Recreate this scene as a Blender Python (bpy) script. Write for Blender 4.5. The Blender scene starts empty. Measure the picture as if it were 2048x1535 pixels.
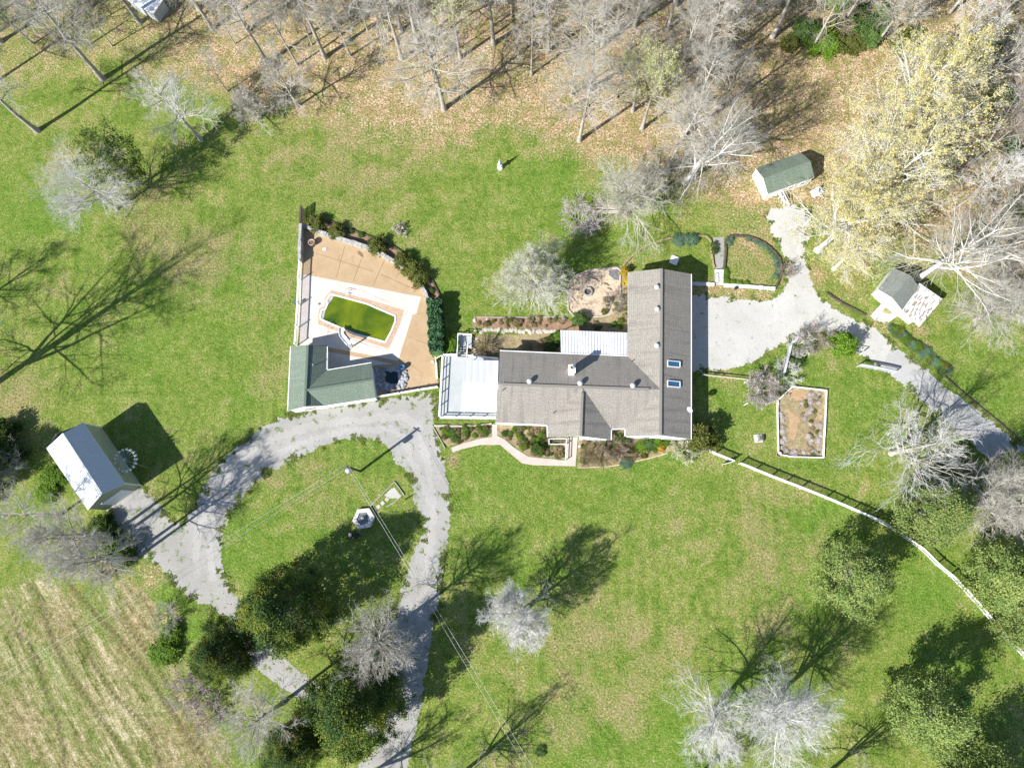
import bpy, bmesh, math, random
import numpy as np
from mathutils import Vector, Matrix, geometry, noise as mnoise

sc = bpy.context.scene
col = sc.collection
random.seed(7)

# ---------------------------------------------------------------- camera
W0, H0, F0, CAMH = 2048.0, 1535.0, 1440.0, 100.0
NAD = (1062.0, 1055.0)                       # where the plumb line under the drone meets the frame
Zc = Vector((-(NAD[0]-W0/2), (NAD[1]-H0/2), F0)).normalized()
Xc = Vector((0, 1, 0)).cross(Zc).normalized()
Yc = Zc.cross(Xc)
R3 = Matrix((Xc, Yc, Zc))                    # camera axes -> world axes
cam_d = bpy.data.cameras.new('camera')
cam = bpy.data.objects.new('camera', cam_d); col.objects.link(cam)
cam_d.sensor_fit = 'HORIZONTAL'; cam_d.sensor_width = 36; cam_d.lens = 36*F0/W0
cam_d.clip_start = 1; cam_d.clip_end = 2000
cam.matrix_world = Matrix.Translation((0, 0, CAMH)) @ R3.to_4x4()
sc.camera = cam

def P(u, v, h=0.0):
    d = R3 @ Vector((u-W0/2, -(v-H0/2), -F0))
    t = (CAMH-h)/(-d.z)
    return Vector((d.x*t, d.y*t, h))
_R = np.array([list(r) for r in R3])
def to_px(x, y):                             # ground point -> position in the photo (arrays)
    q = np.stack([x, y, np.full_like(x, -CAMH)], -1) @ _R
    return W0/2 + q[..., 0]/(-q[..., 2])*F0, H0/2 - q[..., 1]/(-q[..., 2])*F0

# ---------------------------------------------------------------- light
ELEV = math.radians(37)
g = P(840, 855)-P(720.5, 942); g.z = 0; g.normalize()
ldir = Vector((g.x*math.cos(ELEV), g.y*math.cos(ELEV), -math.sin(ELEV)))
sd = bpy.data.lights.new('sun', 'SUN'); sd.energy = 5.0; sd.angle = math.radians(0.53); sd.color = (1.0, .97, .925)
sun = bpy.data.objects.new('sun', sd); col.objects.link(sun)
sun.rotation_euler = ldir.to_track_quat('-Z', 'Y').to_euler(); sun.location = (-60, -40, 80)
wd = bpy.data.worlds.new('World'); sc.world = wd; wd.use_nodes = True
nt = wd.node_tree; bg = nt.nodes['Background']
sky = nt.nodes.new('ShaderNodeTexSky'); sky.sky_type = 'NISHITA'; sky.sun_disc = False
sky.sun_elevation = ELEV; sky.sun_rotation = math.atan2(-ldir.x, -ldir.y); sky.air_density = 1.0; sky.dust_density = .4; sky.ozone_density = 3.0
nt.links.new(sky.outputs[0], bg.inputs[0]); bg.inputs[1].default_value = 0.085
sc.view_settings.view_transform = 'Standard'; sc.view_settings.look = 'None'
sc.view_settings.gamma = 1; sc.view_settings.use_curve_mapping = False
sc.view_settings.exposure = 1.0

# ---------------------------------------------------------------- materials
class N:
    """tiny node helper"""
    def __init__(s, name):
        s.m = bpy.data.materials.new(name); s.m.use_nodes = True; s.t = s.m.node_tree
        s.b = s.t.nodes['Principled BSDF']; s.b.inputs['Specular IOR Level'].default_value = .25
    def n(s, k, **kw):
        x = s.t.nodes.new(k)
        for a, b in kw.items(): setattr(x, a, b)
        return x
    def l(s, a, b): s.t.links.new(a, b)
    def coord(s, which='Object'):
        return s.n('ShaderNodeTexCoord').outputs[which]
    def mapping(s, vec, scale=(1, 1, 1), rot=0):
        m = s.n('ShaderNodeMapping'); m.inputs['Scale'].default_value = scale; m.inputs['Rotation'].default_value = (0, 0, rot)
        s.l(vec, m.inputs['Vector']); return m.outputs[0]
    def noise(s, vec, scale, detail=4, rough=.6, dist=0):
        x = s.n('ShaderNodeTexNoise'); x.inputs['Scale'].default_value = scale; x.inputs['Detail'].default_value = detail
        x.inputs['Roughness'].default_value = rough; x.inputs['Distortion'].default_value = dist
        s.l(vec, x.inputs['Vector']); return x.outputs['Fac']
    def ramp(s, fac, stops, interp='LINEAR'):
        r = s.n('ShaderNodeValToRGB'); r.color_ramp.interpolation = interp; e = r.color_ramp.elements
        while len(e) < len(stops): e.new(.5)
        for i, (p, c) in enumerate(stops):
            e[i].position = p
            e[i].color = (c, c, c, 1) if isinstance(c, (int, float)) else (*c, 1)
        s.l(fac, r.inputs[0]); return r.outputs[0]
    def mix(s, fac, a, b, mode='MIX'):
        x = s.n('ShaderNodeMix', data_type='RGBA', blend_type=mode)
        for sock, val in ((x.inputs[0], fac), (x.inputs[6], a), (x.inputs[7], b)):
            if isinstance(val, (int, float)): sock.default_value = val
            elif isinstance(val, tuple): sock.default_value = (*val, 1)
            else: s.l(val, sock)
        return x.outputs[2]
    def math(s, op, a, b=0.0, clamp=False):
        x = s.n('ShaderNodeMath', operation=op, use_clamp=clamp)
        for sock, val in ((x.inputs[0], a), (x.inputs[1], b)):
            if isinstance(val, (int, float)): sock.default_value = val
            else: s.l(val, sock)
        return x.outputs[0]
    def attr(s, name):
        a = s.n('ShaderNodeAttribute', attribute_name=name); return a.outputs['Fac']
    def bump(s, h, strength=.5, dist=.05):
        b = s.n('ShaderNodeBump'); b.inputs['Strength'].default_value = strength; b.inputs['Distance'].default_value = dist
        s.l(h, b.inputs['Height']); s.l(b.outputs[0], s.b.inputs['Normal'])
    def color(s, c):
        if isinstance(c, tuple): s.b.inputs['Base Color'].default_value = (*c, 1)
        else: s.l(c, s.b.inputs['Base Color'])
    def rough(s, r): s.b.inputs['Roughness'].default_value = r

def mottled(name, c1, c2, scale=2.0, rough=.85, bump=.3, fine=25, c3=None, contrast=(.35, .65), spec=.25, fineamt=.35, rnd=0):
    m = N(name); co = m.coord()
    a = m.ramp(m.noise(co, scale, 5), [(contrast[0], c1), (contrast[1], c2)])
    if c3: a = m.mix(m.ramp(m.noise(co, scale*2.7, 3), [(.55, 0.0), (.68, 1.0)]), a, c3)
    f = m.noise(co, fine, 3, .7)
    k = m.ramp(f, [(.25, 1-fineamt), (.75, 1+fineamt*.7)])
    a = m.mix(1.0, a, k, 'MULTIPLY')
    if rnd:
        oi = m.n('ShaderNodeObjectInfo'); a = m.mix(1.0, a, m.ramp(oi.outputs['Random'], [(0, 1-rnd), (1, 1+rnd)]), 'MULTIPLY')
    m.color(a); m.rough(rough); m.b.inputs['Specular IOR Level'].default_value = spec
    if bump: m.bump(f, bump, .04)
    return m.m

def leafmat(name, c1, c2, c3, scale=.9, transl=.25):
    m = N(name); co = m.coord()
    a = m.ramp(m.noise(co, scale, 4), [(.34, c1), (.5, c2), (.66, c3)])
    k = m.ramp(m.noise(co, 9, 2), [(.3, .7), (.7, 1.3)])
    oi = m.n('ShaderNodeObjectInfo')
    a = m.mix(1.0, a, k, 'MULTIPLY'); a = m.mix(1.0, a, m.ramp(oi.outputs['Random'], [(0, .82), (1, 1.18)]), 'MULTIPLY')
    m.color(a); m.rough(.7); m.b.inputs['Specular IOR Level'].default_value = .2
    t = m.n('ShaderNodeBsdfTranslucent'); m.l(a, t.inputs[0])
    mx = m.n('ShaderNodeMixShader'); mx.inputs[0].default_value = transl
    m.l(m.b.outputs[0], mx.inputs[1]); m.l(t.outputs[0], mx.inputs[2])
    out = [x for x in m.t.nodes if x.type == 'OUTPUT_MATERIAL'][0]; m.l(mx.outputs[0], out.inputs[0])
    return m.m

def m_ground():
    m = N('ground'); co = m.coord(); A = m.attr
    litter, dry, lush, field, track, soil = (A(k) for k in ('litter', 'dry', 'lush', 'field', 'track', 'soil'))
    n_big = m.noise(co, .045, 4, .55); n_mid = m.noise(co, .28, 5, .62, .6); n_sm = m.noise(co, 1.1, 4, .65)
    fine = m.noise(co, 3.6, 3, .75); grain = m.noise(co, 7.5, 2, .6); fine2 = m.noise(m.mapping(co, (1, 1, 1), .6), 3.1, 4, .7)
    # grass greens
    gsel = m.math('ADD', m.math('MULTIPLY', n_mid, .5), m.math('MULTIPLY', n_sm, .5))
    grass = m.ramp(gsel, [(.32, (.064, .122, .014)), (.43, (.112, .168, .027)), (.54, (.172, .207, .046)), (.66, (.26, .258, .098))])
    grass = m.mix(m.math('MULTIPLY', lush, .8, True), grass, m.ramp(n_sm, [(.3, (.066, .142, .014)), (.7, (.128, .218, .031))]))
    mow = m.n('ShaderNodeTexWave', wave_type='BANDS', bands_direction='X'); m.l(co, mow.inputs['Vector']); mow.inputs['Scale'].default_value = .19; mow.inputs['Distortion'].default_value = 2.5; mow.inputs['Detail'].default_value = 2
    grass = m.mix(m.math('MULTIPLY', m.ramp(n_big, [(.44, 0.0), (.60, 1.0)]), .3), grass, m.mix(1.0, grass, m.ramp(mow.outputs['Fac'], [(.1, .72), (.9, 1.2)]), 'MULTIPLY'))
    straw = m.ramp(fine2, [(.3, (.15, .125, .05)), (.55, (.275, .225, .11)), (.75, (.40, .33, .19))])
    dsel = m.math('ADD', dry, m.math('MULTIPLY', m.math('SUBTRACT', n_mid, .5), 1.6))
    dsel = m.math('ADD', dsel, m.math('MULTIPLY', m.math('SUBTRACT', fine, .5), 1.3))
    dsel = m.math('ADD', dsel, m.math('MULTIPLY', m.math('SUBTRACT', n_big, .5), 1.6))
    c = m.mix(m.math('MULTIPLY', m.ramp(dsel, [(.28, 0.0), (.85, 1.0)]), .75), grass, straw)
    # rough field: long tufts raked one way
    fco = m.mapping(m.mapping(co, (1, 1, 1), math.radians(-37)), (1.0, .09, 1))
    fn = m.noise(fco, 1.2, 5, .7, .4); fn2 = m.noise(fco, .34, 5, .65, .6)
    fcol = m.ramp(m.math('ADD', m.math('MULTIPLY', fn, .62), m.math('MULTIPLY', n_sm, .38)),
                  [(.36, (.050, .068, .016)), (.44, (.135, .15, .042)), (.52, (.245, .225, .105)), (.61, (.43, .37, .23))])
    fcol = m.mix(m.ramp(fn2, [(.46, 0.0), (.60, .8)]), fcol, m.ramp(fine2, [(.35, (.085, .14, .02)), (.65, (.17, .22, .05))]))
    fcol = m.mix(m.ramp(m.noise(co, .09, 4, .6), [(.45, 0.0), (.65, .6)]), fcol, m.ramp(n_sm, [(.35, (.15, .10, .05)), (.65, (.36, .27, .16))]))
    c = m.mix(m.ramp(m.math('ADD', field, m.math('MULTIPLY', m.math('SUBTRACT', n_sm, .5), .8)), [(.35, 0.0), (.65, 1.0)]), c, fcol)
    # leaf litter
    v = m.n('ShaderNodeTexVoronoi'); v.inputs['Scale'].default_value = 6.5; m.l(co, v.inputs['Vector'])
    vs = m.n('ShaderNodeSeparateColor'); m.l(v.outputs['Color'], vs.inputs[0])
    leaf = m.ramp(m.math('ADD', m.math('MULTIPLY', vs.outputs[0], .6), m.math('MULTIPLY', fine, .4)),
                  [(.2, (.15, .098, .05)), (.40, (.29, .20, .11)), (.58, (.43, .315, .195)), (.8, (.60, .48, .34))])
    leaf = m.mix(m.ramp(n_mid, [(.42, 0.0), (.62, .35)]), leaf, (.37, .215, .125))
    leaf = m.mix(m.ramp(m.noise(co, .55, 5, .7), [(.44, 0.0), (.60, .7)]), leaf, (.17, .165, .045))
    ls = m.math('ADD', litter, m.math('MULTIPLY', m.math('SUBTRACT', n_mid, .5), 1.5))
    ls = m.math('ADD', ls, m.math('MULTIPLY', m.math('SUBTRACT', fine, .5), 1.3))
    c = m.mix(m.math('MULTIPLY', m.ramp(ls, [(.2, 0.0), (.85, 1.0)]), .92), c, leaf)
    c = m.mix(m.ramp(m.math('ADD', soil, m.math('MULTIPLY', m.math('SUBTRACT', n_sm, .5), 1.0)), [(.4, 0.0), (.65, 1.0)]), c,
              m.ramp(fine, [(.3, (.11, .07, .04)), (.7, (.30, .20, .12))]))
    c = m.mix(m.math('MULTIPLY', m.ramp(m.math('ADD', track, m.math('MULTIPLY', m.math('SUBTRACT', n_sm, .5), 1.2)), [(.3, 0.0), (.8, 1.0)]), .7), c, m.ramp(n_sm, [(.4, (.04, .05, .016)), (.6, (.12, .085, .045))]))
    k = m.ramp(m.math('ADD', m.math('MULTIPLY', fine, .5), m.math('MULTIPLY', grain, .5)), [(.36, .42), (.5, 1.0), (.64, 1.7)])
    c = m.mix(1.0, c, k, 'MULTIPLY')
    m.color(c); m.rough(.95); m.b.inputs['Specular IOR Level'].default_value = .08
    m.bump(m.math('ADD', fine, fine2), .9, .12)
    return m.m

def m_gravel(name, base, tint, weed=.0, stain=(.30, .25, .18)):
    m = N(name); co = m.coord()
    n1 = m.noise(co, .16, 5, .6); n2 = m.noise(co, 1.3, 5, .7); f = m.noise(co, 9, 3, .8)
    c = m.ramp(n1, [(.35, base), (.65, tint)])
    c = m.mix(m.ramp(n2, [(.55, 0.0), (.75, .45)]), c, stain)
    c = m.mix(1.0, c, m.ramp(f, [(.35, .72), (.65, 1.25)]), 'MULTIPLY')
    if weed:
        w = m.math('ADD', m.noise(co, .8, 6, .75), m.math('MULTIPLY', m.attr('edge'), .22))
        c = m.mix(m.ramp(w, [(.70-weed, 0.0), (.76-weed, .9)]), c, (.10, .15, .025))
    m.color(c); m.rough(.95); m.bump(f, .6, .05); m.b.inputs['Specular IOR Level'].default_value = .1
    return m.m

def m_shingle(name, c1, c2, streak, row=.28):
    m = N(name); uv = m.n('ShaderNodeUVMap', uv_map='uv').outputs[0]
    b = m.n('ShaderNodeTexBrick'); m.l(uv, b.inputs['Vector'])
    b.inputs['Scale'].default_value = 1; b.inputs['Brick Width'].default_value = .95; b.inputs['Row Height'].default_value = row
    b.inputs['Mortar Size'].default_value = .028; b.inputs['Mortar Smooth'].default_value = .4; b.inputs['Bias'].default_value = 0
    b.inputs['Color1'].default_value = (*c1, 1); b.inputs['Color2'].default_value = (*c2, 1)
    b.inputs['Mortar'].default_value = (*[x*.86 for x in c1], 1)
    st = m.noise(m.mapping(uv, (1.3, .12, 1)), 1.0, 4, .65)
    c = m.mix(m.ramp(st, [(.50, 0.0), (.68, .55)]), b.outputs['Color'], streak)
    f = m.noise(uv, 5.5, 3, .8)
    c = m.mix(1.0, c, m.ramp(f, [(.38, .74), (.62, 1.22)]), 'MULTIPLY')
    m.color(c); m.rough(.9); m.bump(m.math('ADD', b.outputs['Fac'], f), .35, .03)
    return m.m

def m_ribbed(name, c, pitch=.25, dark=.55, rough=.45, rust=None, metal=0.0):
    m = N(name); uv = m.n('ShaderNodeUVMap', uv_map='uv').outputs[0]
    w = m.n('ShaderNodeTexWave', wave_type='BANDS', bands_direction='X'); m.l(uv, w.inputs['Vector']); w.inputs['Scale'].default_value = .314/pitch
    w.inputs['Distortion'].default_value = .0
    a = m.mix(m.ramp(w.outputs['Fac'], [(.0, dark), (.18, 0.0)]), c, tuple(x*.6 for x in c))
    a = m.mix(m.ramp(m.noise(uv, 1.3, 5, .7), [(.5, 0.0), (.78, .35)]), a, tuple(x*.72 for x in c))
    if rust:
        dash = m.noise(m.mapping(uv, (3.6, 1.1, 1)), 1.0, 2, .5); zone = m.noise(m.mapping(uv, (.5, .4, 1)), 1.0, 2, .5)
        rs = m.math('ADD', m.math('MULTIPLY', dash, .85), m.math('MULTIPLY', zone, .32))
        a = m.mix(m.ramp(rs, [(.60, 0.0), (.64, 1.0)]), a, rust)
        a = m.mix(m.ramp(rs, [(.68, 0.0), (.75, .8)]), a, (.44, .32, .22))
    m.color(a); m.rough(rough); m.b.inputs['Metallic'].default_value = metal
    m.bump(w.outputs['Fac'], .5, .03)
    return m.m

def m_water(name, c1, c2, rough=.08, scale=.3):
    m = N(name); co = m.coord(); n = m.noise(co, scale, 4, .6, .5)
    m.color(m.ramp(n, [(.35, c1), (.7, c2)])); m.rough(rough); m.b.inputs['Specular IOR Level'].default_value = .5
    m.bump(m.noise(co, 3.0, 3), .06, .02)
    return m.m

M = {}
M['ground'] = m_ground()
M['gravel'] = m_gravel('gravel', (.285, .275, .25), (.35, .34, .318), .15)
M['pad'] = m_gravel('pale_pad', (.40, .388, .355), (.47, .46, .43), .10, (.32, .29, .23))
M['road'] = m_gravel('worn_asphalt', (.33, .325, .31), (.39, .385, .37), 0, (.2, .19, .17))
M['wheeltrack'] = m_gravel('worn_gravel', (.325, .31, .28), (.385, .37, .345), .05)
M['path'] = mottled('path_concrete', (.44, .375, .32), (.50, .44, .385), .8, bump=.1, fine=14, fineamt=.12)
M['decktan'] = mottled('tan_concrete', (.37, .26, .145), (.42, .305, .185), .5, bump=.1, fine=12, fineamt=.12, c3=(.36, .245, .15))
M['deckwhite'] = mottled('pale_concrete', (.52, .45, .385), (.60, .54, .48), .5, bump=.1, fine=12, fineamt=.08)
M['copingtan'] = mottled('brick_surround', (.41, .275, .18), (.48, .345, .24), 1.5, fine=9, fineamt=.2)
M['joint'] = mottled('joint_dirt', (.16, .09, .05), (.24, .15, .08), 3)
M['stain'] = mottled('stain', (.16, .10, .06), (.26, .17, .10), 3)
M['water'] = m_water('pool_water', (.030, .072, .005), (.15, .185, .004), .05, .24)
M['pond'] = m_water('pond_water', (.006, .014, .016), (.010, .026, .022), .05, 1.0)
M['basinwater'] = m_water('basin_water', (.10, .115, .125), (.20, .215, .225), .15, 2.5)
M['shingle'] = m_shingle('grey_shingle', (.238, .218, .188), (.262, .242, .208), (.12, .11, .095))
M['greenroof'] = m_shingle('green_shingle', (.128, .165, .125), (.142, .18, .138), (.19, .21, .18))
M['greyroof'] = m_shingle('grey_roof', (.17, .185, .17), (.20, .215, .195), (.12, .14, .10))
M['whiterib'] = m_ribbed('white_ribbed_metal', (.50, .50, .52), .29, .95)
M['awning'] = m_ribbed('white_awning_metal', (.52, .53, .545), .9, .3)
M['barnroof'] = m_ribbed('galvanised_roof', (.50, .52, .56), .3, .55, .38)
M['barnwall'] = m_ribbed('tan_metal_siding', (.36, .38, .27), .3, .5, .6)
M['rustroof'] = m_ribbed('rusty_metal', (.70, .70, .72), .28, .6, .6, rust=(.215, .18, .145))
M['white'] = mottled('white_paint', (.76, .76, .75), (.83, .83, .82), 1.2, .55, .05, fineamt=.06)
M['siding'] = mottled('white_siding', (.74, .74, .73), (.80, .80, .79), .8, .6, .05, fineamt=.06)
M['cream'] = mottled('cream_siding', (.62, .57, .42), (.68, .63, .48), .8, .7, .05, fineamt=.08)
M['deckboard'] = mottled('painted_boards', (.36, .38, .375), (.42, .435, .43), .5, .6, .08, fineamt=.08)
M['trimtan'] = mottled('tan_trim', (.55, .42, .28), (.6, .48, .34), 1)
M['greymetal'] = mottled('grey_metal', (.40, .42, .44), (.5, .52, .54), 2, .45, .05, fineamt=.1)
M['galv'] = mottled('aluminium', (.40, .42, .45), (.50, .52, .55), 3, .35, .05, fineamt=.1)
M['glass'] = m_water('skylight_glass', (.03, .11, .22), (.04, .15, .28), .12, 1)
M['window'] = m_water('window_glass', (.10, .14, .18), (.16, .2, .24), .08, 1)
M['darkwood'] = mottled('dark_wood', (.07, .055, .045), (.12, .095, .075), 2)
M['greywood'] = mottled('grey_wood', (.28, .25, .22), (.40, .36, .32), 2, fine=14)
M['wood'] = mottled('bleached_wood', (.42, .36, .27), (.52, .46, .36), 2)
M['stone'] = mottled('grey_stone', (.28, .27, .25), (.46, .45, .42), 2.2, .9, .6, 8, c3=(.36, .33, .27))
M['palestone'] = mottled('pale_stone', (.36, .33, .28), (.50, .46, .40), 1.5, .9, .4, 7, c3=(.46, .36, .26), rnd=.15)
M['rock'] = mottled('pond_rock', (.20, .21, .23), (.42, .42, .43), 1.6, .85, .5, 6, rnd=.35)
M['conc'] = mottled('grey_concrete', (.46, .44, .42), (.56, .54, .51), 1.2, fine=12, fineamt=.15)
M['peagravel'] = mottled('pea_gravel', (.47, .37, .26), (.56, .45, .33), .8, .9, .5, 11, c3=(.33, .22, .13), fineamt=.35)
M['slate'] = mottled('slate_chips', (.10, .105, .115), (.2, .2, .21), 3, fine=12)
M['mulch'] = mottled('mulch', (.24, .18, .10), (.36, .29, .17), 1.4, .95, .8, 6, c3=(.16, .185, .05), fineamt=.55)
M['brownlitter'] = mottled('bed_litter', (.22, .13, .085), (.34, .21, .14), 1.2, .95, .8, 7, c3=(.26, .2, .11), fineamt=.5)
M['soil'] = mottled('bare_soil', (.34, .225, .125), (.42, .29, .17), 1.1, .95, .4, 8, c3=(.38, .26, .14), fineamt=.25)
M['terracotta'] = mottled('terracotta', (.42, .28, .22), (.5, .36, .29), 3)
M['bluepaint'] = mottled('blue_plastic', (.03, .10, .20), (.05, .14, .26), 3, .4)
M['black'] = mottled('black_iron', (.012, .013, .016), (.03, .03, .035), 4, .35, .1, spec=.5)
M['red'] = mottled('red_paint', (.55, .07, .03), (.62, .12, .05), 3, .5)
M['tarp'] = mottled('white_tarp', (.62, .63, .64), (.78, .78, .78), 2.5, .6, .3, 4)
M['soot'] = mottled('ash', (.08, .07, .06), (.2, .16, .13), 3)
M['polewood'] = mottled('pole_wood', (.10, .075, .06), (.17, .13, .10), 3)
M['wire'] = mottled('wire', (.42, .43, .42), (.5, .5, .5), 3, .4)
M['bark'] = mottled('grey_bark', (.30, .275, .24), (.44, .41, .365), 1.6, .9, .5, 9, c3=(.22, .2, .17), rnd=.14)
M['barkdark'] = mottled('dark_bark', (.13, .12, .105), (.22, .205, .18), 1.6, .9, .5, 9, rnd=.14)
M['twig'] = mottled('grey_twigs', (.38, .355, .30), (.50, .47, .41), .5, .9, 0, 6, fineamt=.3, rnd=.15)
M['twigpale'] = mottled('silver_twigs', (.54, .53, .49), (.66, .645, .61), .5, .9, 0, 6, fineamt=.25, rnd=.08)
M['twigdark'] = mottled('brown_twigs', (.26, .215, .175), (.37, .315, .26), .5, .9, 0, 6, fineamt=.3, rnd=.12)
M['bud'] = leafmat('yellow_buds', (.55, .52, .20), (.66, .60, .26), (.70, .58, .25), .6, .5)
M['budgreen'] = leafmat('green_buds', (.40, .44, .16), (.50, .52, .20), (.56, .54, .24), .6, .45)
M['cedar'] = leafmat('cedar_foliage', (.028, .062, .014), (.062, .104, .017), (.155, .17, .018), .35, .15)
M['cedarlight'] = leafmat('light_cedar_foliage', (.145, .215, .06), (.21, .28, .08), (.29, .325, .10), .5, .35)
M['hedge'] = leafmat('hedge_foliage', (.05, .12, .05), (.075, .165, .07), (.10, .20, .085), 1.2, .15)
M['shrub'] = leafmat('shrub_foliage', (.085, .11, .02), (.13, .15, .03), (.19, .19, .05), 1.0, .25)
M['bright'] = leafmat('bright_foliage', (.09, .18, .015), (.13, .235, .02), (.18, .28, .03), 1.2, .3)
M['green'] = leafmat('green_foliage', (.055, .105, .025), (.085, .145, .035), (.12, .175, .05), 1.2, .25)
M['bluegreen'] = leafmat('bluegreen_foliage', (.08, .15, .08), (.12, .20, .12), (.16, .24, .14), 1.2, .25)
M['strawleaf'] = leafmat('straw_blades', (.30, .24, .13), (.38, .31, .18), (.46, .39, .25), 1.2, .2)
M['brownleaf'] = leafmat('brown_blades', (.24, .165, .09), (.33, .25, .14), (.40, .32, .20), 1.2, .2)
M['yellow'] = leafmat('yellow_flowers', (.40, .28, .02), (.52, .38, .03), (.58, .45, .06), 1.5, .3)
M['orange'] = leafmat('orange_leaves', (.45, .22, .03), (.52, .28, .04), (.55, .34, .07), 1.5, .3)
M['turf'] = leafmat('turf_blades', (.10, .155, .024), (.15, .195, .038), (.21, .22, .065), 1.5, .35)
M['purple'] = leafmat('redbud_bloom', (.30, .16, .28), (.38, .22, .36), (.44, .28, .42), 1.5, .3)
M['pinkish'] = leafmat('pale_stems', (.40, .33, .30), (.48, .42, .39), (.54, .49, .46), 1.5, .2)

# ---------------------------------------------------------------- object helpers
ORIG = {}
def origin_of(o): return ORIG.get(o.name, Vector((0, 0, 0)))
def tag(o, label, cat, group=None):
    o['label'] = label; o['category'] = cat
    if group: o['group'] = group
    return o
def thing(name, label, cat, loc, group=None):
    o = bpy.data.objects.new(name, None); col.objects.link(o); o.empty_display_size = .5
    loc = Vector(loc); o.location = loc; ORIG[o.name] = loc
    return tag(o, label, cat, group)

class MB:
    def __init__(s): s.v = []; s.f = []; s.mi = []; s.uv = []
    def add(s, vs, fs, mi=0, uvs=None):
        k = len(s.v); s.v += [Vector(q) for q in vs]
        for i, f in enumerate(fs):
            s.f.append([k+j for j in f]); s.mi.append(mi); s.uv.append(uvs[i] if uvs else None)
        return s
    def box(s, c, size, rz=0, mi=0):
        c = Vector(c); a, b, h = size[0]/2, size[1]/2, size[2]/2; r = Matrix.Rotation(rz, 3, 'Z')
        vs = [c + r @ Vector((x*a, y*b, z*h)) for z in (-1, 1) for x, y in ((-1, -1), (1, -1), (1, 1), (-1, 1))]
        return s.add(vs, [(3, 2, 1, 0), (4, 5, 6, 7), (0, 1, 5, 4), (1, 2, 6, 5), (2, 3, 7, 6), (3, 0, 4, 7)], mi)
    def beam(s, p, q, w, h, mi=0):                       # rectangular bar from p to q
        p, q = Vector(p), Vector(q); d = (q-p).normalized()
        side = d.cross(Vector((0, 0, 1)))
        side = Vector((1, 0, 0)) if side.length < 1e-4 else side.normalized()
        up = side.cross(d)
        vs = []
        for e in (p, q):
            for a, b in ((-1, -1), (1, -1), (1, 1), (-1, 1)): vs.append(e + side*a*w/2 + up*b*h/2)
        return s.add(vs, [(3, 2, 1, 0), (4, 5, 6, 7), (0, 1, 5, 4), (1, 2, 6, 5), (2, 3, 7, 6), (3, 0, 4, 7)], mi)
    def tube(s, pts, r, n=8, mi=0, cap=True):
        pts = [Vector(q) for q in pts]; rs = r if isinstance(r, (list, tuple)) else [r]*len(pts)
        k = len(s.v); ref = None
        for i, q in enumerate(pts):
            d = (pts[min(i+1, len(pts)-1)]-pts[max(i-1, 0)]).normalized()
            if ref is None: ref = d.orthogonal().normalized()
            ref = (ref - d*ref.dot(d)).normalized(); b = d.cross(ref)
            for j in range(n):
                a = 2*math.pi*j/n; s.v.append(q + (ref*math.cos(a)+b*math.sin(a))*rs[i])
        for i in range(len(pts)-1):
            for j in range(n):
                s.f.append([k+i*n+j, k+i*n+(j+1) % n, k+(i+1)*n+(j+1) % n, k+(i+1)*n+j]); s.mi.append(mi); s.uv.append(None)
        if cap:
            s.f.append([k+j for j in range(n)][::-1]); s.mi.append(mi); s.uv.append(None)
            s.f.append([k+(len(pts)-1)*n+j for j in range(n)]); s.mi.append(mi); s.uv.append(None)
        return s
    def lathe(s, c, prof, n=16, mi=0):                   # prof: (radius, height) from bottom up
        c = Vector(c); k = len(s.v)
        for r, z in prof:
            for j in range(n):
                a = 2*math.pi*j/n; s.v.append(c+Vector((r*math.cos(a), r*math.sin(a), z)))
        for i in range(len(prof)-1):
            for j in range(n):
                s.f.append([k+i*n+j, k+i*n+(j+1) % n, k+(i+1)*n+(j+1) % n, k+(i+1)*n+j]); s.mi.append(mi); s.uv.append(None)
        for i, rev in ((0, True), (len(prof)-1, False)):
            f = [k+i*n+j for j in range(n)]; s.f.append(f[::-1] if rev else f); s.mi.append(mi); s.uv.append(None)
        return s
    def prism(s, pts, z0, z1, mi=0):                     # vertical prism over any outline
        pts = [Vector((q[0], q[1], 0)) for q in pts]
        if area2(pts) < 0: pts = pts[::-1]
        n = len(pts); tris = geometry.tessellate_polygon([pts])
        vs = [Vector((q.x, q.y, z)) for z in (z0, z1) for q in pts]
        fs = []
        for t in tris:
            a, b, c = t
            if (pts[b]-pts[a]).cross(pts[c]-pts[a]).z < 0: b, c = c, b
            fs += [(n+a, n+b, n+c), (c, b, a)]
        fs += [(i, (i+1) % n, n+(i+1) % n, n+i) for i in range(n)]
        return s.add(vs, fs, mi)
    def slope(s, pts, eave, th=.14, mi=0):               # one roof plane with thickness; uv in metres along and up the slope
        pts = [Vector(q) for q in pts]; n = Vector((0, 0, 0))
        for i in range(len(pts)): n += pts[i].cross(pts[(i+1) % len(pts)])
        if n.z < 0: pts = pts[::-1]; n = -n
        n.normalize(); e = Vector(eave); e.z = 0; e.normalize(); w = n.cross(e)
        k = len(pts); uv = [(q.dot(e), q.dot(w)) for q in pts]
        vs = pts + [q - Vector((0, 0, th)) for q in pts]
        s.add(vs, [tuple(range(k))], mi, [uv])
        kk = len(s.v)-2*k
        for i in range(k):
            j = (i+1) % k
            s.f.append([kk+i, kk+k+i, kk+k+j, kk+j]); s.mi.append(1 if mi == 0 else mi); s.uv.append(None)
        s.f.append([kk+k+i for i in range(k)][::-1]); s.mi.append(mi); s.uv.append(None)
        return s
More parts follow.
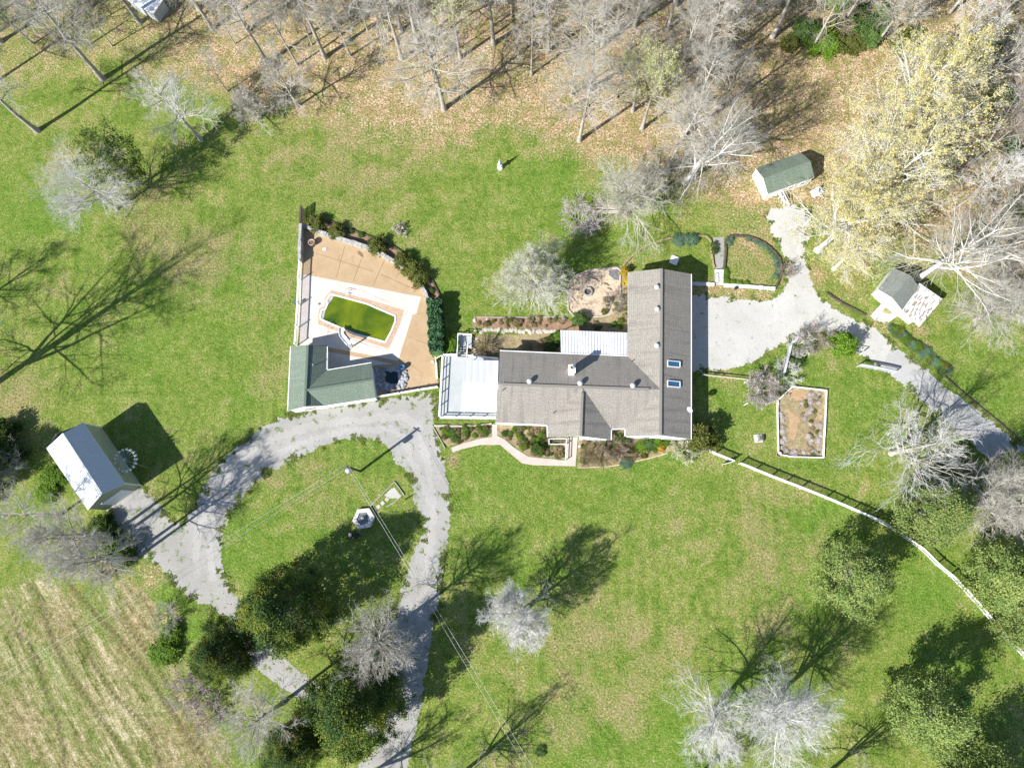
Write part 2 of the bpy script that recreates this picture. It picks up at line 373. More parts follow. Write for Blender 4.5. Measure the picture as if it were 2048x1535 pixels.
    def build(s, name, mats, parent=None, recalc=False, smooth=False):
        me = bpy.data.meshes.new(name); o = bpy.data.objects.new(name, me); col.objects.link(o)
        og = origin_of(parent) if parent else Vector((0, 0, 0))
        me.from_pydata([tuple(q-og) for q in s.v], [], s.f)
        for m in (mats if isinstance(mats, (list, tuple)) else [mats]): me.materials.append(M[m])
        me.polygons.foreach_set('material_index', [min(i, len(me.materials)-1) for i in s.mi])
        if any(u for u in s.uv):
            l = me.uv_layers.new(name='uv')
            for p, u in zip(me.polygons, s.uv):
                if u:
                    for li, q in zip(p.loop_indices, u): l.data[li].uv = q
        if recalc:
            b = bmesh.new(); b.from_mesh(me); bmesh.ops.recalc_face_normals(b, faces=b.faces); b.to_mesh(me); b.free()
        if smooth: me.polygons.foreach_set('use_smooth', [True]*len(me.polygons))
        me.update()
        if parent: o.parent = parent; ORIG[o.name] = og
        return o

def area2(p): return sum(p[i].x*p[(i+1) % len(p)].y-p[(i+1) % len(p)].x*p[i].y for i in range(len(p)))
def PX(pts, h=0.0): return [P(u, v, h) for u, v in pts]
def lerp(a, b, t): return a+(b-a)*t
def chaikin(p, it=2, closed=False):
    for _ in range(it):
        q = []; n = len(p)
        for i in range(n if closed else n-1):
            a, b = p[i], p[(i+1) % n]; q += [lerp(a, b, .25), lerp(a, b, .75)]
        p = q if closed else [p[0]]+q+[p[-1]]
    return p
def resample(p, step, closed=False):
    out = []; n = len(p)
    for i in range(n if closed else n-1):
        a, b = p[i], p[(i+1) % n]; k = max(1, int((b-a).length/step))
        out += [lerp(a, b, j/k) for j in range(k)]
    if not closed: out.append(p[-1])
    return out
def jagged(p, amp, step=.16, sc_=1.3):
    p = resample(p, step, True); out = []; n = len(p)
    for i in range(n):
        t = (p[(i+1) % n]-p[i-1]); t = Vector((t.y, -t.x, 0)).normalized()
        w = mnoise.fractal(Vector((p[i].x*sc_, p[i].y*sc_, 3.3)), .7, 2.1, 4)*.7+mnoise.noise(Vector((p[i].x*5, p[i].y*5, 1)))*.5
        out.append(p[i]+t*w*amp)
    return out
def sheet(name, pts, z, m, jag=0.0, smooth=0, kind='structure', step=.16):
    if smooth: pts = chaikin(pts, smooth, True)
    if jag: pts = jagged(pts, jag, step)
    if area2(pts) < 0: pts = pts[::-1]
    tris = geometry.tessellate_polygon([pts]); b = MB(); fs = []
    for a, bb, c in tris:
        if (pts[bb]-pts[a]).cross(pts[c]-pts[a]).z < 0: bb, c = c, bb
        fs.append((a, bb, c))
    b.add([Vector((q.x, q.y, z)) for q in pts], fs); o = b.build(name, m)
    if kind: o['kind'] = kind
    return o
def strip(mb, line, w, z0, z1, mi=0):                     # a low wall or edging along a line of ground points
    n = len(line)
    for i in range(n-1):
        a, b = Vector((line[i].x, line[i].y, (z0+z1)/2)), Vector((line[i+1].x, line[i+1].y, (z0+z1)/2))
        d = (b-a).normalized()*w*.2
        mb.beam(a-d*(i > 0)*.0, b, w, z1-z0, mi)
    return mb

def raw_mesh(name, verts, quads, mats, mi=None, tris=None):
    """numpy arrays -> mesh (fast)"""
    me = bpy.data.meshes.new(name); nv = len(verts); nq = len(quads)
    me.vertices.add(nv); me.vertices.foreach_set('co', np.asarray(verts, np.float32).ravel())
    me.loops.add(nq*4); me.loops.foreach_set('vertex_index', np.asarray(quads, np.int32).ravel())
    me.polygons.add(nq); me.polygons.foreach_set('loop_start', np.arange(0, nq*4, 4, dtype=np.int32))
    for m in mats: me.materials.append(M[m])
    if mi is not None: me.polygons.foreach_set('material_index', np.asarray(mi, np.int32))
    me.update(calc_edges=True); me.validate()
    return me

# ================================================================ GROUND
def smooth01(x): x = np.clip(x, 0, 1); return x*x*(3-2*x)
def seg_dist(u, v, line):
    d = np.full_like(u, 1e9)
    for (a, b), (c, e) in zip(line[:-1], line[1:]):
        t = np.clip(((u-a)*(c-a)+(v-b)*(e-b))/((c-a)**2+(e-b)**2), 0, 1)
        d = np.minimum(d, np.hypot(u-(a+t*(c-a)), v-(b+t*(e-b))))
    return d
def blobs(u, v, bl):
    r = np.zeros_like(u)
    for (a, b, s, w) in bl: r = np.maximum(r, w*np.exp(-((u-a)**2+(v-b)**2)/(2*s*s))) if w > 0 else r + w*np.exp(-((u-a)**2+(v-b)**2)/(2*s*s))
    return r
def make_ground():
    xs = np.concatenate([np.linspace(-900, -95, 24)[:-1], np.arange(-95, 95.1, .55), np.linspace(95, 900, 24)[1:]])
    ys = np.concatenate([np.linspace(-900, -58, 24)[:-1], np.arange(-58, 92.1, .55), np.linspace(92, 900, 24)[1:]])
    X, Y = np.meshgrid(xs, ys); nx, ny = len(xs), len(ys)
    V = np.stack([X, Y, np.zeros_like(X)], -1).reshape(-1, 3)
    i = np.arange(nx*ny).reshape(ny, nx)
    Q = np.stack([i[:-1, :-1], i[:-1, 1:], i[1:, 1:], i[1:, :-1]], -1).reshape(-1, 4)
    me = raw_mesh('ground', V, Q, ['ground'])
    u, v = to_px(V[:, 0], V[:, 1])
    far = (np.abs(V[:, 0]) > 400) | (np.abs(V[:, 1]) > 400)
    u = np.where(far, np.sign(V[:, 0])*4000+1000, u); v = np.where(far, -np.sign(V[:, 1])*3000+700, v)
    bu = [-4000, 0, 60, 150, 260, 330, 420, 500, 600, 700, 800, 900, 1000, 1080, 1180, 1290, 1400, 1500, 1570, 1640, 1720, 1800, 1880, 1960, 2048, 6000]
    bv = [190, 190, 200, 150, 140, 150, 190, 235, 225, 250, 290, 300, 250, 280, 325, 350, 385, 430, 440, 430, 520, 480, 520, 560, 590, 600]
    vb = np.interp(u, bu, bv)
    lit = smooth01((vb-v)/150+.5)*np.interp(u, [-4000, 0, 250, 480, 1300, 6000], [.5, .5, .6, .92, 1, 1])
    lit = np.maximum(lit, blobs(u, v, [(1500, 470, 40, .6), (1600, 560, 30, .55), (1640, 560, 20, .6), (1690, 590, 30, .5), (1760, 640, 25, .6),
        (1250, 540, 20, .3), (1845, 660, 14, .8), (1850, 690, 10, .8), (1470, 580, 26, .7), (1420, 580, 20, .7), (1530, 590, 26, .7), (1840, 500, 60, .5),
        (250, 1130, 40, .6), (300, 1150, 20, .7), (330, 1240, 25, .6), (1730, 560, 60, .35), (905, 920, 12, .7), (1430, 750, 30, .45)]))
    dry = blobs(u, v, [(1180, 1280, 80, .55), (1290, 1330, 80, .6), (1240, 1420, 60, .6), (1130, 1450, 55, .6), (1020, 1500, 70, .7), (560, 960, 50, .5),
        (620, 945, 40, .6), (840, 480, 50, .45), (560, 590, 45, .55), (430, 500, 70, .5), (330, 470, 50, .5), (560, 735, 40, .6), (540, 760, 30, .6), (1350, 1300, 60, .5),
        (700, 380, 90, .45), (560, 330, 80, .55), (300, 400, 90, .45), (150, 300, 90, .5), (830, 340, 60, .5), (1330, 1000, 150, .3), (1500, 1050, 120, .32), (1200, 980, 90, .25),
        (30, 800, 60, .7), (50, 870, 60, .6), (1150, 1380, 50, .6), (970, 1290, 60, .4), (1300, 520, 50, .3), (1480, 520, 40, .8), (1510, 530, 40, .8), (1470, 500, 30, .8),
        (1700, 720, 80, .15), (1000, 1340, 50, .5), (640, 1030, 40, .45), (820, 1130, 30, .4), (700, 260, 60, .5), (1550, 1250, 60, .35)])
    lush = blobs(u, v, [(500, 540, 70, .5), (60, 420, 60, .7), (110, 430, 60, .6), (1100, 350, 60, .6), (1060, 400, 60, .5), (1280, 380, 40, .5), (480, 1080, 50, .9), (520, 1120, 40, .8),
        (600, 1060, 60, .5), (740, 890, 40, .7), (1000, 930, 70, .6), (1250, 900, 100, .6), (1650, 1050, 60, .8), (1600, 1180, 50, .7), (1850, 1180, 60, .9), (1900, 1330, 60, .8), (1950, 800, 70, .7),
        (350, 1200, 30, .9), (370, 1260, 25, .9), (310, 1130, 20, .8), (1320, 1500, 80, .7), (1180, 1500, 60, .5), (1000, 1100, 60, .5), (1060, 1170, 60, .5), (1600, 760, 60, .5), (1740, 820, 70, .5),
        (300, 700, 90, .5), (420, 640, 90, .45), (480, 800, 60, .5), (1450, 800, 40, .6), (1180, 500, 50, .6), (900, 620, 40, .4), (940, 1000, 60, .5), (1500, 1400, 60, .6)])
    fp = [(-500, 1200), (0, 1190), (150, 1160), (255, 1160), (300, 1210), (350, 1300), (400, 1400), (470, 1540), (560, 1800)]
    fl = np.interp(v, [1100, 1160, 1210, 1300, 1400, 1540, 1800], [215, 262, 305, 352, 405, 474, 570])+8*np.sin(v/23); ft = np.interp(u, [p[0] for p in fp][:4], [p[1] for p in fp][:4])
    field = smooth01((fl-u)/40+.5)*smooth01((v-ft+25*np.sin(u/37))/170+.5)*(u < 700)
    trk = np.zeros_like(u)
    for ln, w in (([(128, 1155), (186, 1222), (241, 1279), (290, 1336), (328, 1402), (397, 1498), (440, 1560)], 6), ([(60, 1170), (74, 1186), (110, 1290), (153, 1367), (219, 1460), (262, 1525), (290, 1570)], 6.5),
                  ([(84, 1365), (115, 1438), (128, 1498), (132, 1560)], 5.5), ([(170, 1300), (230, 1390), (300, 1460), (330, 1560)], 5.5), ([(20, 1215), (60, 1300), (95, 1390), (60, 1290), (20, 1260)], 5), ([(230, 1220), (300, 1310), (350, 1390), (410, 1490)], 5)):
        trk = np.maximum(trk, np.exp(-(seg_dist(u, v, ln)/w)**2))
    soil = blobs(u, v, [(905, 918, 8, .7), (915, 930, 8, .6), (960, 855, 10, .4), (250, 985, 10, .2)])
    soil = np.maximum(soil, .5*np.exp(-(seg_dist(u, v, [(1160, 936), (1220, 934), (1290, 920), (1340, 905)])/3)**2))
    for nme, arr in (('litter', lit), ('dry', dry), ('lush', lush), ('field', field), ('track', trk*(u < 600)), ('soil', soil)):
        a = me.attributes.new(nme, 'FLOAT', 'POINT'); a.data.foreach_set('value', arr.astype(np.float32))
    o = bpy.data.objects.new('ground', me); col.objects.link(o); o['kind'] = 'structure'
make_ground()

def gravel_sheet(name, px, z, m, jag, smooth=1):
    return sheet(name, PX(px), z, m, jag, smooth)
ISLAND = [(443, 1115), (443, 1072), (454, 1039), (478, 1003), (500, 973), (535, 946), (582, 921), (631, 897), (660, 885), (702, 876), (740, 877), (766, 884), (784, 902), (788, 922),
          (815, 940), (828, 965), (826, 1000), (841, 1020), (848, 1050), (843, 1080), (826, 1107), (817, 1130), (808, 1165)]
DRIVE = [(864, 850), (877, 891), (886, 919), (894, 951), (900, 1006), (899, 1058), (891, 1107), (885, 1160), (877, 1208), (862, 1268), (858, 1323), (848, 1361), (839, 1430), (826, 1470), (814, 1535), (800, 1640),
         (680, 1640), (712, 1532), (748, 1503), (768, 1465), (774, 1402), (785, 1268), (798, 1220), (799, 1186)] + ISLAND[::-1] + \
        [(451, 1154), (470, 1195), (500, 1225), (470, 1250), (425, 1216), (405, 1205), (372, 1192), (340, 1160), (305, 1115), (262, 1106), (238, 1062), (205, 1012), (225, 985), (250, 970), (285, 974), (312, 1002), (338, 1038),
         (362, 1048), (384, 1018), (404, 983), (424, 945), (450, 914), (482, 888), (520, 858), (560, 836), (592, 826), (650, 817), (750, 802), (800, 795), (868, 784), (874, 812)]
gravel_sheet('gravel_driveway', DRIVE, .006, 'gravel', .5)
gravel_sheet('gravel_track', [(480, 1222), (520, 1262), (560, 1310), (610, 1350), (680, 1400), (760, 1440), (755, 1480), (690, 1450), (620, 1410), (560, 1372), (505, 1330), (470, 1280), (452, 1240)], .010, 'gravel', .4)
YARD = [(1374, 590), (1420, 592), (1470, 596), (1530, 604), (1556, 596), (1572, 577), (1578, 544), (1568, 511), (1552, 476), (1538, 448), (1529, 425), (1570, 412), (1622, 412), (1622, 440), (1618, 470), (1608, 503), (1616, 550),
        (1636, 593), (1663, 615), (1707, 640), (1750, 655), (1775, 678), (1816, 710), (1857, 745), (1898, 777), (1936, 806), (1978, 838), (2018, 875), (2060, 900), (2160, 960), (2120, 1010), (2050, 950), (2010, 930), (1969, 913), (1925, 869), (1882, 831),
        (1838, 798), (1797, 763), (1778, 749), (1729, 711), (1700, 696), (1660, 668), (1625, 664), (1592, 675), (1556, 692), (1515, 719), (1480, 735), (1419, 742), (1374, 744)]
gravel_sheet('gravel_yard', YARD, .006, 'pad', .55)

gravel_sheet('paved_road', [(1790, 690), (1816, 711), (1857, 746), (1898, 778), (1936, 807), (1978, 839), (2018, 876), (2060, 901), (2160, 961), (2120, 1009), (2050, 949), (2010, 929), (1969, 912), (1925, 868), (1882, 830), (1838, 797), (1797, 762), (1764, 738), (1772, 712)], .010, 'road', .5)
for k_, (w_, pts_) in enumerate((((.55), [(395, 1150), (392, 1090), (402, 1040), (430, 990), (470, 935), (520, 895), (580, 862), (660, 845), (740, 838), (800, 832), (836, 846), (848, 880), (855, 930), (866, 1000), (866, 1060), (858, 1110), (848, 1170), (838, 1230)]), ((.45), [(425, 1160), (420, 1090), (430, 1040), (456, 996), (498, 948), (540, 915), (600, 885), (670, 865), (740, 858), (790, 858), (812, 880), (826, 930), (850, 970), (868, 1030)]))):
    l_ = resample(chaikin(PX(pts_), 2), .5); L_, R_ = [], []
    for i in range(len(l_)):
        d = (l_[min(i+1, len(l_)-1)]-l_[max(i-1, 0)]).normalized(); n_ = Vector((d.y, -d.x, 0)); L_.append(l_[i]+n_*w_); R_.append(l_[i]-n_*w_)
    sheet('wheel_track', L_+R_[::-1], .010+.004*k_, 'wheeltrack', .6)
# ---------------------------------------------------------------- pool court
COURT = [(609, 456), (663, 477), (701, 488), (741, 501), (759, 510), (794, 530), (814, 543), (840, 571), (851, 588), (857, 604), (858, 640), (862, 681), (864, 713), (872, 718), (875, 760), (879, 768), (752, 792), (640, 800), (600, 780), (596, 655), (601, 526)]
POOL = [(662, 588), (733, 607), (791, 632), (791, 642), (783, 662), (771, 684), (711, 668), (645, 640), (640.5, 636), (643, 620), (650.5, 619), (656.5, 605), (652, 602)]
def ring(name, outer, inner, z, m):
    b = MB(); o, i = PX(outer), PX(inner)
    tris = geometry.tessellate_polygon([o, i]); al = o+i; fs = []
    for a, bb, c in tris:
        if (al[bb]-al[a]).cross(al[c]-al[a]).z < 0: bb, c = c, bb
        fs.append((a, bb, c))
    b.add([Vector((q.x, q.y, z)) for q in al], fs); s = b.build(name, m); s['kind'] = 'structure'; return s
ring('pool_court', COURT, POOL, .030, 'decktan')
WHITE = [(610, 549), (842, 594), (833, 627), (825, 629), (812, 672), (799, 713), (795, 727), (745, 730), (655, 742), (655, 690), (599, 690), (597, 640), (600, 560)]
ring('pale_pool_paving', WHITE, POOL, .034, 'deckwhite')
ring('pool_surround_paving', [(663, 580), (735, 598), (808, 620), (800, 650), (778, 697), (708, 676), (637, 648), (636, 634), (639, 616), (647, 614), (651, 604), (648, 598)], POOL, .038, 'copingtan')
sheet('tan_paving_strip', PX([(655, 694), (735, 709), (798, 722), (796, 730), (734, 717), (655, 703)]), .038, 'decktan')
sheet('water', PX(POOL), .012, 'water')
po = thing('swimming_pool', 'green algae-filled swimming pool with white rim inside the tan court', 'pool', P(715, 636))
b = MB(); pl = PX(POOL)+[P(*POOL[0])]
strip(b, pl, .22, .0, .11); b.build('coping', 'white', po)
for q_ in ([(652.5, 602), (662, 589), (669, 591), (659, 606)], [(641.5, 635), (644, 621), (651, 620.5), (647, 638)]): b = MB(); b.prism(PX(q_), .013, .03); b.build('step', 'stone', po)
jb = MB()
def pxline(b, z0, pts, w=.05):
    pts = PX(pts)
    for a, c in zip(pts[:-1], pts[1:]): b.beam(Vector((a.x, a.y, z0)), Vector((c.x, c.y, z0)), w, .004)
for ln in ([(631, 506), (747, 543)], [(690, 491), (673, 554)], [(724, 516), (706, 563)], [(769, 520), (746, 571)], [(762, 549), (831, 579)], [(797, 545), (792, 558)], [(841, 572), (826, 586)], [(680, 510), (676, 520)]): pxline(jb, .036, ln)
for ln in ([(821, 674), (859, 690)], [(806, 720), (846, 746)], [(834, 628), (858, 625)], [(846, 746), (838, 768)]): pxline(jb, .036, ln, .035)
o = jb.build('court_joints', 'joint'); o['kind'] = 'structure'
jb = MB()
for ln in ([(654, 663), (680, 668), (735, 690), (776, 698)], [(658, 656), (654, 674)], [(680, 682), (676, 696)], [(700, 676), (736, 690)], [(737, 700), (730, 715)], [(765, 712), (767, 742)], [(722, 582), (760, 597), (807, 617)], [(695, 575), (735, 583)], [(818, 620), (808, 632)]): pxline(jb, .041, ln, .03)
o = jb.build('paving_joints', 'joint'); o['kind'] = 'structure'
sheet('court_stain', PX([(714, 502), (719, 501), (727, 508), (727, 515), (722, 513), (716, 508)]), .036, 'stain', .15, kind='structure')
sheet('court_stain', PX([(793, 533), (798, 533), (799, 540), (797, 544), (795, 538)]), .036, 'stain', .12, kind='structure')

# ---------------------------------------------------------------- beds, paths
sheet('front_walk', PX([(905, 904), (931, 896), (963, 889), (1001, 889.5), (1026, 911), (1044, 926), (1068, 930), (1151, 932), (1155.5, 874), (1134, 874), (1132, 921), (1109, 918), (1058, 913), (1043, 904), (1026, 893), (1009, 878), (994.5, 871), (994.5, 848), (984, 848), (984, 873), (963, 876), (926, 886), (902, 895)]), .05, 'path')
sheet('front_bed', PX([(868, 848), (984, 848), (984, 872), (963, 875), (926, 885), (894, 893), (878, 872)]), .02, 'mulch', .12)
sheet('front_bed', PX([(995, 848), (1096, 850), (1097, 875), (1133, 876), (1131, 920), (1109, 917), (1058, 912), (1043, 903), (1010, 877), (995, 869)]), .02, 'mulch', .12)
sheet('front_bed', PX([(1156, 876), (1222, 876), (1222, 850), (1252, 850), (1252, 874), (1375, 882), (1368, 893), (1340, 903), (1290, 918), (1220, 932), (1156, 934)]), .02, 'mulch', .2)
sheet('back_bed', PX([(948, 633), (1036, 635), (1130, 636), (1137, 640), (1158, 660), (1122, 661), (1050, 657), (945, 654)]), .02, 'brownlitter', .2)
sheet('back_bed', PX([(944, 672), (1122, 664), (1122, 708), (1000, 704), (1000, 722), (944, 720)]), .02, 'mulch', .25)
sheet('side_bed', PX([(1240, 535), (1256, 545), (1258, 668), (1120, 664), (1140, 640), (1213, 634), (1242, 620)]), .016, 'mulch', .2)
FIRE = [(1135, 582), (1139, 565), (1152, 550), (1180, 540), (1212, 537), (1241, 535), (1240, 561), (1241, 620), (1213, 632), (1180, 635), (1137, 632)]
sheet('fire_pit_gravel', PX(FIRE), .026, 'peagravel', 0, 1)
sheet('slate_patch', PX([(1217, 541), (1238, 538), (1240, 549), (1238, 561), (1228, 558), (1219, 551)]), .034, 'slate', .1)
sheet('vegetable_bed', PX([(1583.7, 773), (1652, 781), (1650, 830), (1645.5, 915), (1582, 913), (1556, 908), (1554, 820), (1554.5, 801)]), .02, 'mulch')
sheet('bare_soil', PX([(1570, 821), (1576, 816), (1584, 824), (1595, 832), (1595, 852), (1593, 872), (1586, 877), (1577, 874), (1579, 845), (1577, 830)]), .026, 'soil', .2)
sheet('bare_soil', PX([(1580, 778), (1600, 778), (1614, 785), (1612, 798), (1592, 800), (1580, 792)]), .026, 'soil', .3)
sheet('bare_soil', PX([(1635, 826), (1645, 830), (1643, 840), (1636, 838)]), .026, 'soil', .2)
sheet('garden_walk', PX([(1426, 474), (1448, 474), (1448, 500), (1446, 536), (1446, 568), (1430, 566), (1430, 536), (1430, 500)]), .018, 'gravel', .12)
sheet('shed_ramp', PX([(1740, 632), (1764, 606), (1772, 612), (1750, 641)]), .05, 'conc', .05)
sheet('shed_ramp', PX([(1776, 645), (1794, 632), (1787, 622), (1772, 636)]), .05, 'conc', .05)
sheet('shed_rubble', PX([(1752, 640), (1762, 622), (1778, 628), (1780, 640), (1770, 645)]), .03, 'pad', .2)
sheet('pale_gravel_patch', PX([(768, 990), (782, 976), (790, 975), (803, 992), (796, 996), (776, 996)]), .012, 'pad', .15)

# ================================================================ MAIN HOUSE
def Q(u, v, h): return P(u, v, h)
EV, RD = 2.9, 4.9
hs = thing('house', 'large ranch house with grey shingle roof in crossing wings at the centre', 'house', P(1240, 780))
pt = {'A': Q(1255.8, 544, EV), 'B': Q(1323, 537, RD), 'C': Q(1381.8, 547.6, EV), 'E': Q(1381.6, 877.7, EV), 'S': Q(1321, 870, RD), 'W': Q(1251, 872, EV), 'V2': Q(1251, 856, EV),
      'M': Q(1322, 779, RD), 'V1': Q(1256, 712.5, EV), 'N0': Q(999.7, 701.7, EV), 'R0': Q(997, 767.6, RD), 'S0': Q(991, 844.5, EV), 'P1': Q(1095, 849, EV), 'Qm': Q(1165, 773.5, RD),
      'Pw': Q(1095.8, 873, EV), 'Ps': Q(1161.5, 872, RD), 'Pe': Q(1221.3, 879, EV), 'P2': Q(1222, 857, EV)}
NS, EW = pt['B']-pt['S'], pt['M']-pt['R0']
b = MB()
for names, e in (('A B M V1', NS), ('M S W V2', NS), ('B C E S', NS), ('N0 R0 M V1', EW), ('R0 S0 P1 Qm', EW), ('Qm P2 V2 M', EW), ('Qm P1 Pw Ps', NS), ('Qm Ps Pe P2', NS)):
    b.slope([pt[k] for k in names.split()], e, .16)
roof = b.build('roof', ['shingle', 'white'], hs)
b = MB()
def cap(p, q, w=.34, t=.07, dz=.05):
    b.beam(p+Vector((0, 0, dz)), q+Vector((0, 0, dz)), w, t)
cap(pt['B'], pt['S']); cap(lerp(pt['R0'], pt['M'], .025), lerp(pt['R0'], pt['M'], .93)); cap(lerp(pt['Qm'], pt['Ps'], .12), pt['Ps'])
b.build('ridge_cap', 'shingle', roof)
for x, y in (('A', 'V1'), ('N0', 'V1'), ('C', 'E'), ('S0', 'P1'), ('P2', 'V2'), ('V2', 'W'), ('P1', 'Pw'), ('P2', 'Pe')):
    p, q = pt[x], pt[y]; d = (q-p).normalized(); sd_ = Vector((d.y, -d.x, 0))
    ctr = P(1240, 740, EV); mid = (p+q)/2
    away = 1 if sd_.dot(mid-ctr) > 0 else -1
    if x == 'P2' and y == 'Pe': away = 1 if sd_.x > 0 else -1
    if x == 'V2' and y == 'W': away = 1 if sd_.x < 0 else -1
    if x == 'P2' and y == 'V2': away = 1 if sd_.y < 0 else -1
    b = MB(); b.beam(p+sd_*away*.07+Vector((0, 0, -.07)), q+sd_*away*.07+Vector((0, 0, -.07)), .12, .12); b.build('gutter', 'siding', roof)
def inset(p, c, d):                                       # move a ground point toward c by d metres
    v = Vector((c[0]-p.x, c[1]-p.y, 0)); return Vector((p.x, p.y, 0))+v.normalized()*d
def gpt(k): return Vector((pt[k].x, pt[k].y, 0))
foot = [gpt('A')+Vector((.4, -.15, 0)), gpt('C')+Vector((-.4, -.15, 0)), gpt('E')+Vector((-.4, .14, 0)), gpt('W')+Vector((.4, .14, 0)), gpt('V2')+Vector((.4, .25, 0)), gpt('P2')+Vector((-.4, .25, 0)),
        gpt('Pe')+Vector((-.4, .14, 0)), gpt('Ps')+Vector((.15, .14, 0)), gpt('Ps')+Vector((.15, 1.6, 0)), gpt('P1')+Vector((.4, -.0, 0))+Vector((0, .12, 0)), gpt('S0')+Vector((.15, .12, 0)), gpt('N0')+Vector((.15, -.4, 0)), gpt('V1')+Vector((.4, -.4, 0))]
b = MB(); b.prism(foot, 0, EV-.12)
def gable(b, l, r, apex, z0, mi=0):
    top = Vector((apex.x, apex.y, 0)); d = (r-l); n = Vector((d.y, -d.x, 0)).normalized()*.08
    mid = lerp(l, r, .5)
    vs = []
    for sg in (-1, 1):
        vs += [l+n*sg+Vector((0, 0, z0)), r+n*sg+Vector((0, 0, z0)), mid+n*sg+Vector((0, 0, apex.z-.2))]
    b.add(vs, [(0, 2, 1), (3, 4, 5), (0, 1, 4, 3), (1, 2, 5, 4), (2, 0, 3, 5)], mi)
z0 = EV-.12
gable(b, foot[0], foot[1], pt['B'], z0); gable(b, foot[3]+Vector((0, .08, 0)), foot[2]+Vector((0, .08, 0)), pt['S'], z0)
gable(b, gpt('Pw')+Vector((.4, .3, 0)), gpt('Pe')+Vector((-.4, .3, 0)), pt['Ps'], z0); gable(b, foot[10]+Vector((.08, 0, 0)), foot[11]+Vector((.08, 0, 0)), pt['R0'], z0)
b.build('wall', 'siding', hs, recalc=True)
def window_on(parent, p, q, t, w, z, h, off=.03):
    p, q = Vector((p.x, p.y, 0)), Vector((q.x, q.y, 0)); d = (q-p).normalized(); n = Vector((d.y, -d.x, 0))
    c = lerp(p, q, t)+n*off
    fb = MB()
    for sx in (-1, 1): fb.beam(c+d*sx*w/2+Vector((0, 0, z)), c+d*sx*w/2+Vector((0, 0, z+h)), .08, .09)
    for zz in (z, z+h): fb.beam(c-d*w/2+Vector((0, 0, zz)), c+d*w/2+Vector((0, 0, zz)), .09, .08)
    fo = fb.build('window', 'white', parent)
    gb = MB(); gb.beam(c-d*w/2+Vector((0, 0, z+h/2)), c+d*w/2+Vector((0, 0, z+h/2)), .03, h); gb.build('pane', 'window', fo)
S0g, P1g, Wg, Eg = foot[10], foot[9], foot[3], foot[2]
for t in (.2, .5, .75): window_on(hs, S0g, P1g, t, 1.3, 1.0, 1.3, .03)
for t in (.3, .7): window_on(hs, Wg, Eg, t, 1.5, .9, 1.3, .03)
window_on(hs, foot[7], foot[6], .5, 1.6, .8, 1.4, .03)
for t in (.25, .55, .85): window_on(hs, Eg, foot[1], t, 1.3, 1.0, 1.2, .03)
db = MB(); dd = lerp(foot[8], foot[9], .35); db.box(Vector((foot[8].x-1.2, foot[8].y-.06, 1.05)), (.95, .08, 2.1)); dr = db.build('door', 'white', hs)
db = MB(); db.lathe(Vector((foot[8].x-.85, foot[8].y-.13, 1.0)), [(.03, 0), (.045, .03), (.03, .07)], 8); db.build('handle', 'greymetal', dr)
def plane_z(u, v, a, bq, c):                              # where the view line through (u,v) meets the roof plane a,b,c
    n = (bq-a).cross(c-a); d = (R3 @ Vector((u-W0/2, -(v-H0/2), -F0))); o = Vector((0, 0, CAMH)); t = n.dot(a-o)/n.dot(d); return o+d*t
PW = ('A', 'B', 'M'); PN = ('N0', 'R0', 'M'); PE = ('B', 'C', 'S'); PS = ('R0', 'S0', 'M'); PPW = ('Qm', 'P1', 'Ps')
def on(plane, u, v): return plane_z(u, v, *[pt[k] for k in plane])
for pl_, u, v in ((PW, 1313, 575), (PW, 1313.5, 619), (PW, 1313, 692), (PN, 1160, 767), (PN, 1265, 771.5), (PN, 1059, 763)):
    c = on(pl_, u, v); b = MB()
    b.lathe(c-Vector((0, 0, .15)), [(.17, 0), (.17, .32), (.14, .34)], 14, 0)
    b.lathe(c+Vector((0, 0, .19)), [(.2, 0), (.33, .08), (.38, .2), (.34, .32), (.2, .42), (.05, .45)], 18, 0)
    b.build('roof_vent', 'galv', hs, smooth=True)
for pl_, u, v in ((PS, 1006, 780), (PS, 1107, 826), (PN, 1263, 723)):
    c = on(pl_, u, v); b = MB(); b.lathe(c-Vector((0, 0, .1)), [(.06, 0), (.06, .6), (.05, .62)], 8); b.build('vent_pipe', 'darkwood', hs)
for v0 in (727.5, 767.5):
    q = [on(PE, u, v) for u, v in ((1335, v0-6.6), (1359.5, v0-4.2), (1359.5, v0+7), (1335, v0+4.8))]
    up = Vector((0, 0, .16)); b = MB()
    for i in range(4): b.beam(q[i]+up*.5, q[(i+1) % 4]+up*.5, .1, .2)
    sk = b.build('skylight', 'white', hs)
    b = MB(); b.add([x+up*.75 for x in q], [(3, 2, 1, 0)]); b.build('pane', 'glass', sk, recalc=True)
cb = on(PN, 1142, 744); b = MB()
b.box(Vector((cb.x, cb.y, 4.7)), (.8, 1.0, 2.9), .03, 0); b.box(Vector((cb.x, cb.y, 6.2)), (.95, 1.15, .16), .03, 0)
ch = b.build('chimney', 'siding', hs)
b = MB(); b.lathe(Vector((cb.x, cb.y+.12, 6.27)), [(.26, 0), (.24, .3), (.2, .3), (.2, .05)], 12); b.build('flue', 'wood', ch)
c = on(PE, 1377, 820); b = MB()
b.tube([c-Vector((0, 0, .1)), c+Vector((0, 0, .55)), c+Vector((.1, -.1, .75))], .03, 6)
ax = Vector((-.75, -.45, .5)).normalized(); e1 = ax.orthogonal().normalized(); e2 = ax.cross(e1); cc = c+Vector((.05, -.05, .85)); k = len(b.v); n = 18
rings_ = ((.04, 0), (.2, .02), (.38, .09), (.4, .1), (.38, .07), (.2, 0), (.04, -.02))
for r_, a_ in rings_:
    for j in range(n):
        an = 2*math.pi*j/n; b.v.append(cc+e1*r_*math.cos(an)+e2*r_*1.15*math.sin(an)+ax*a_)
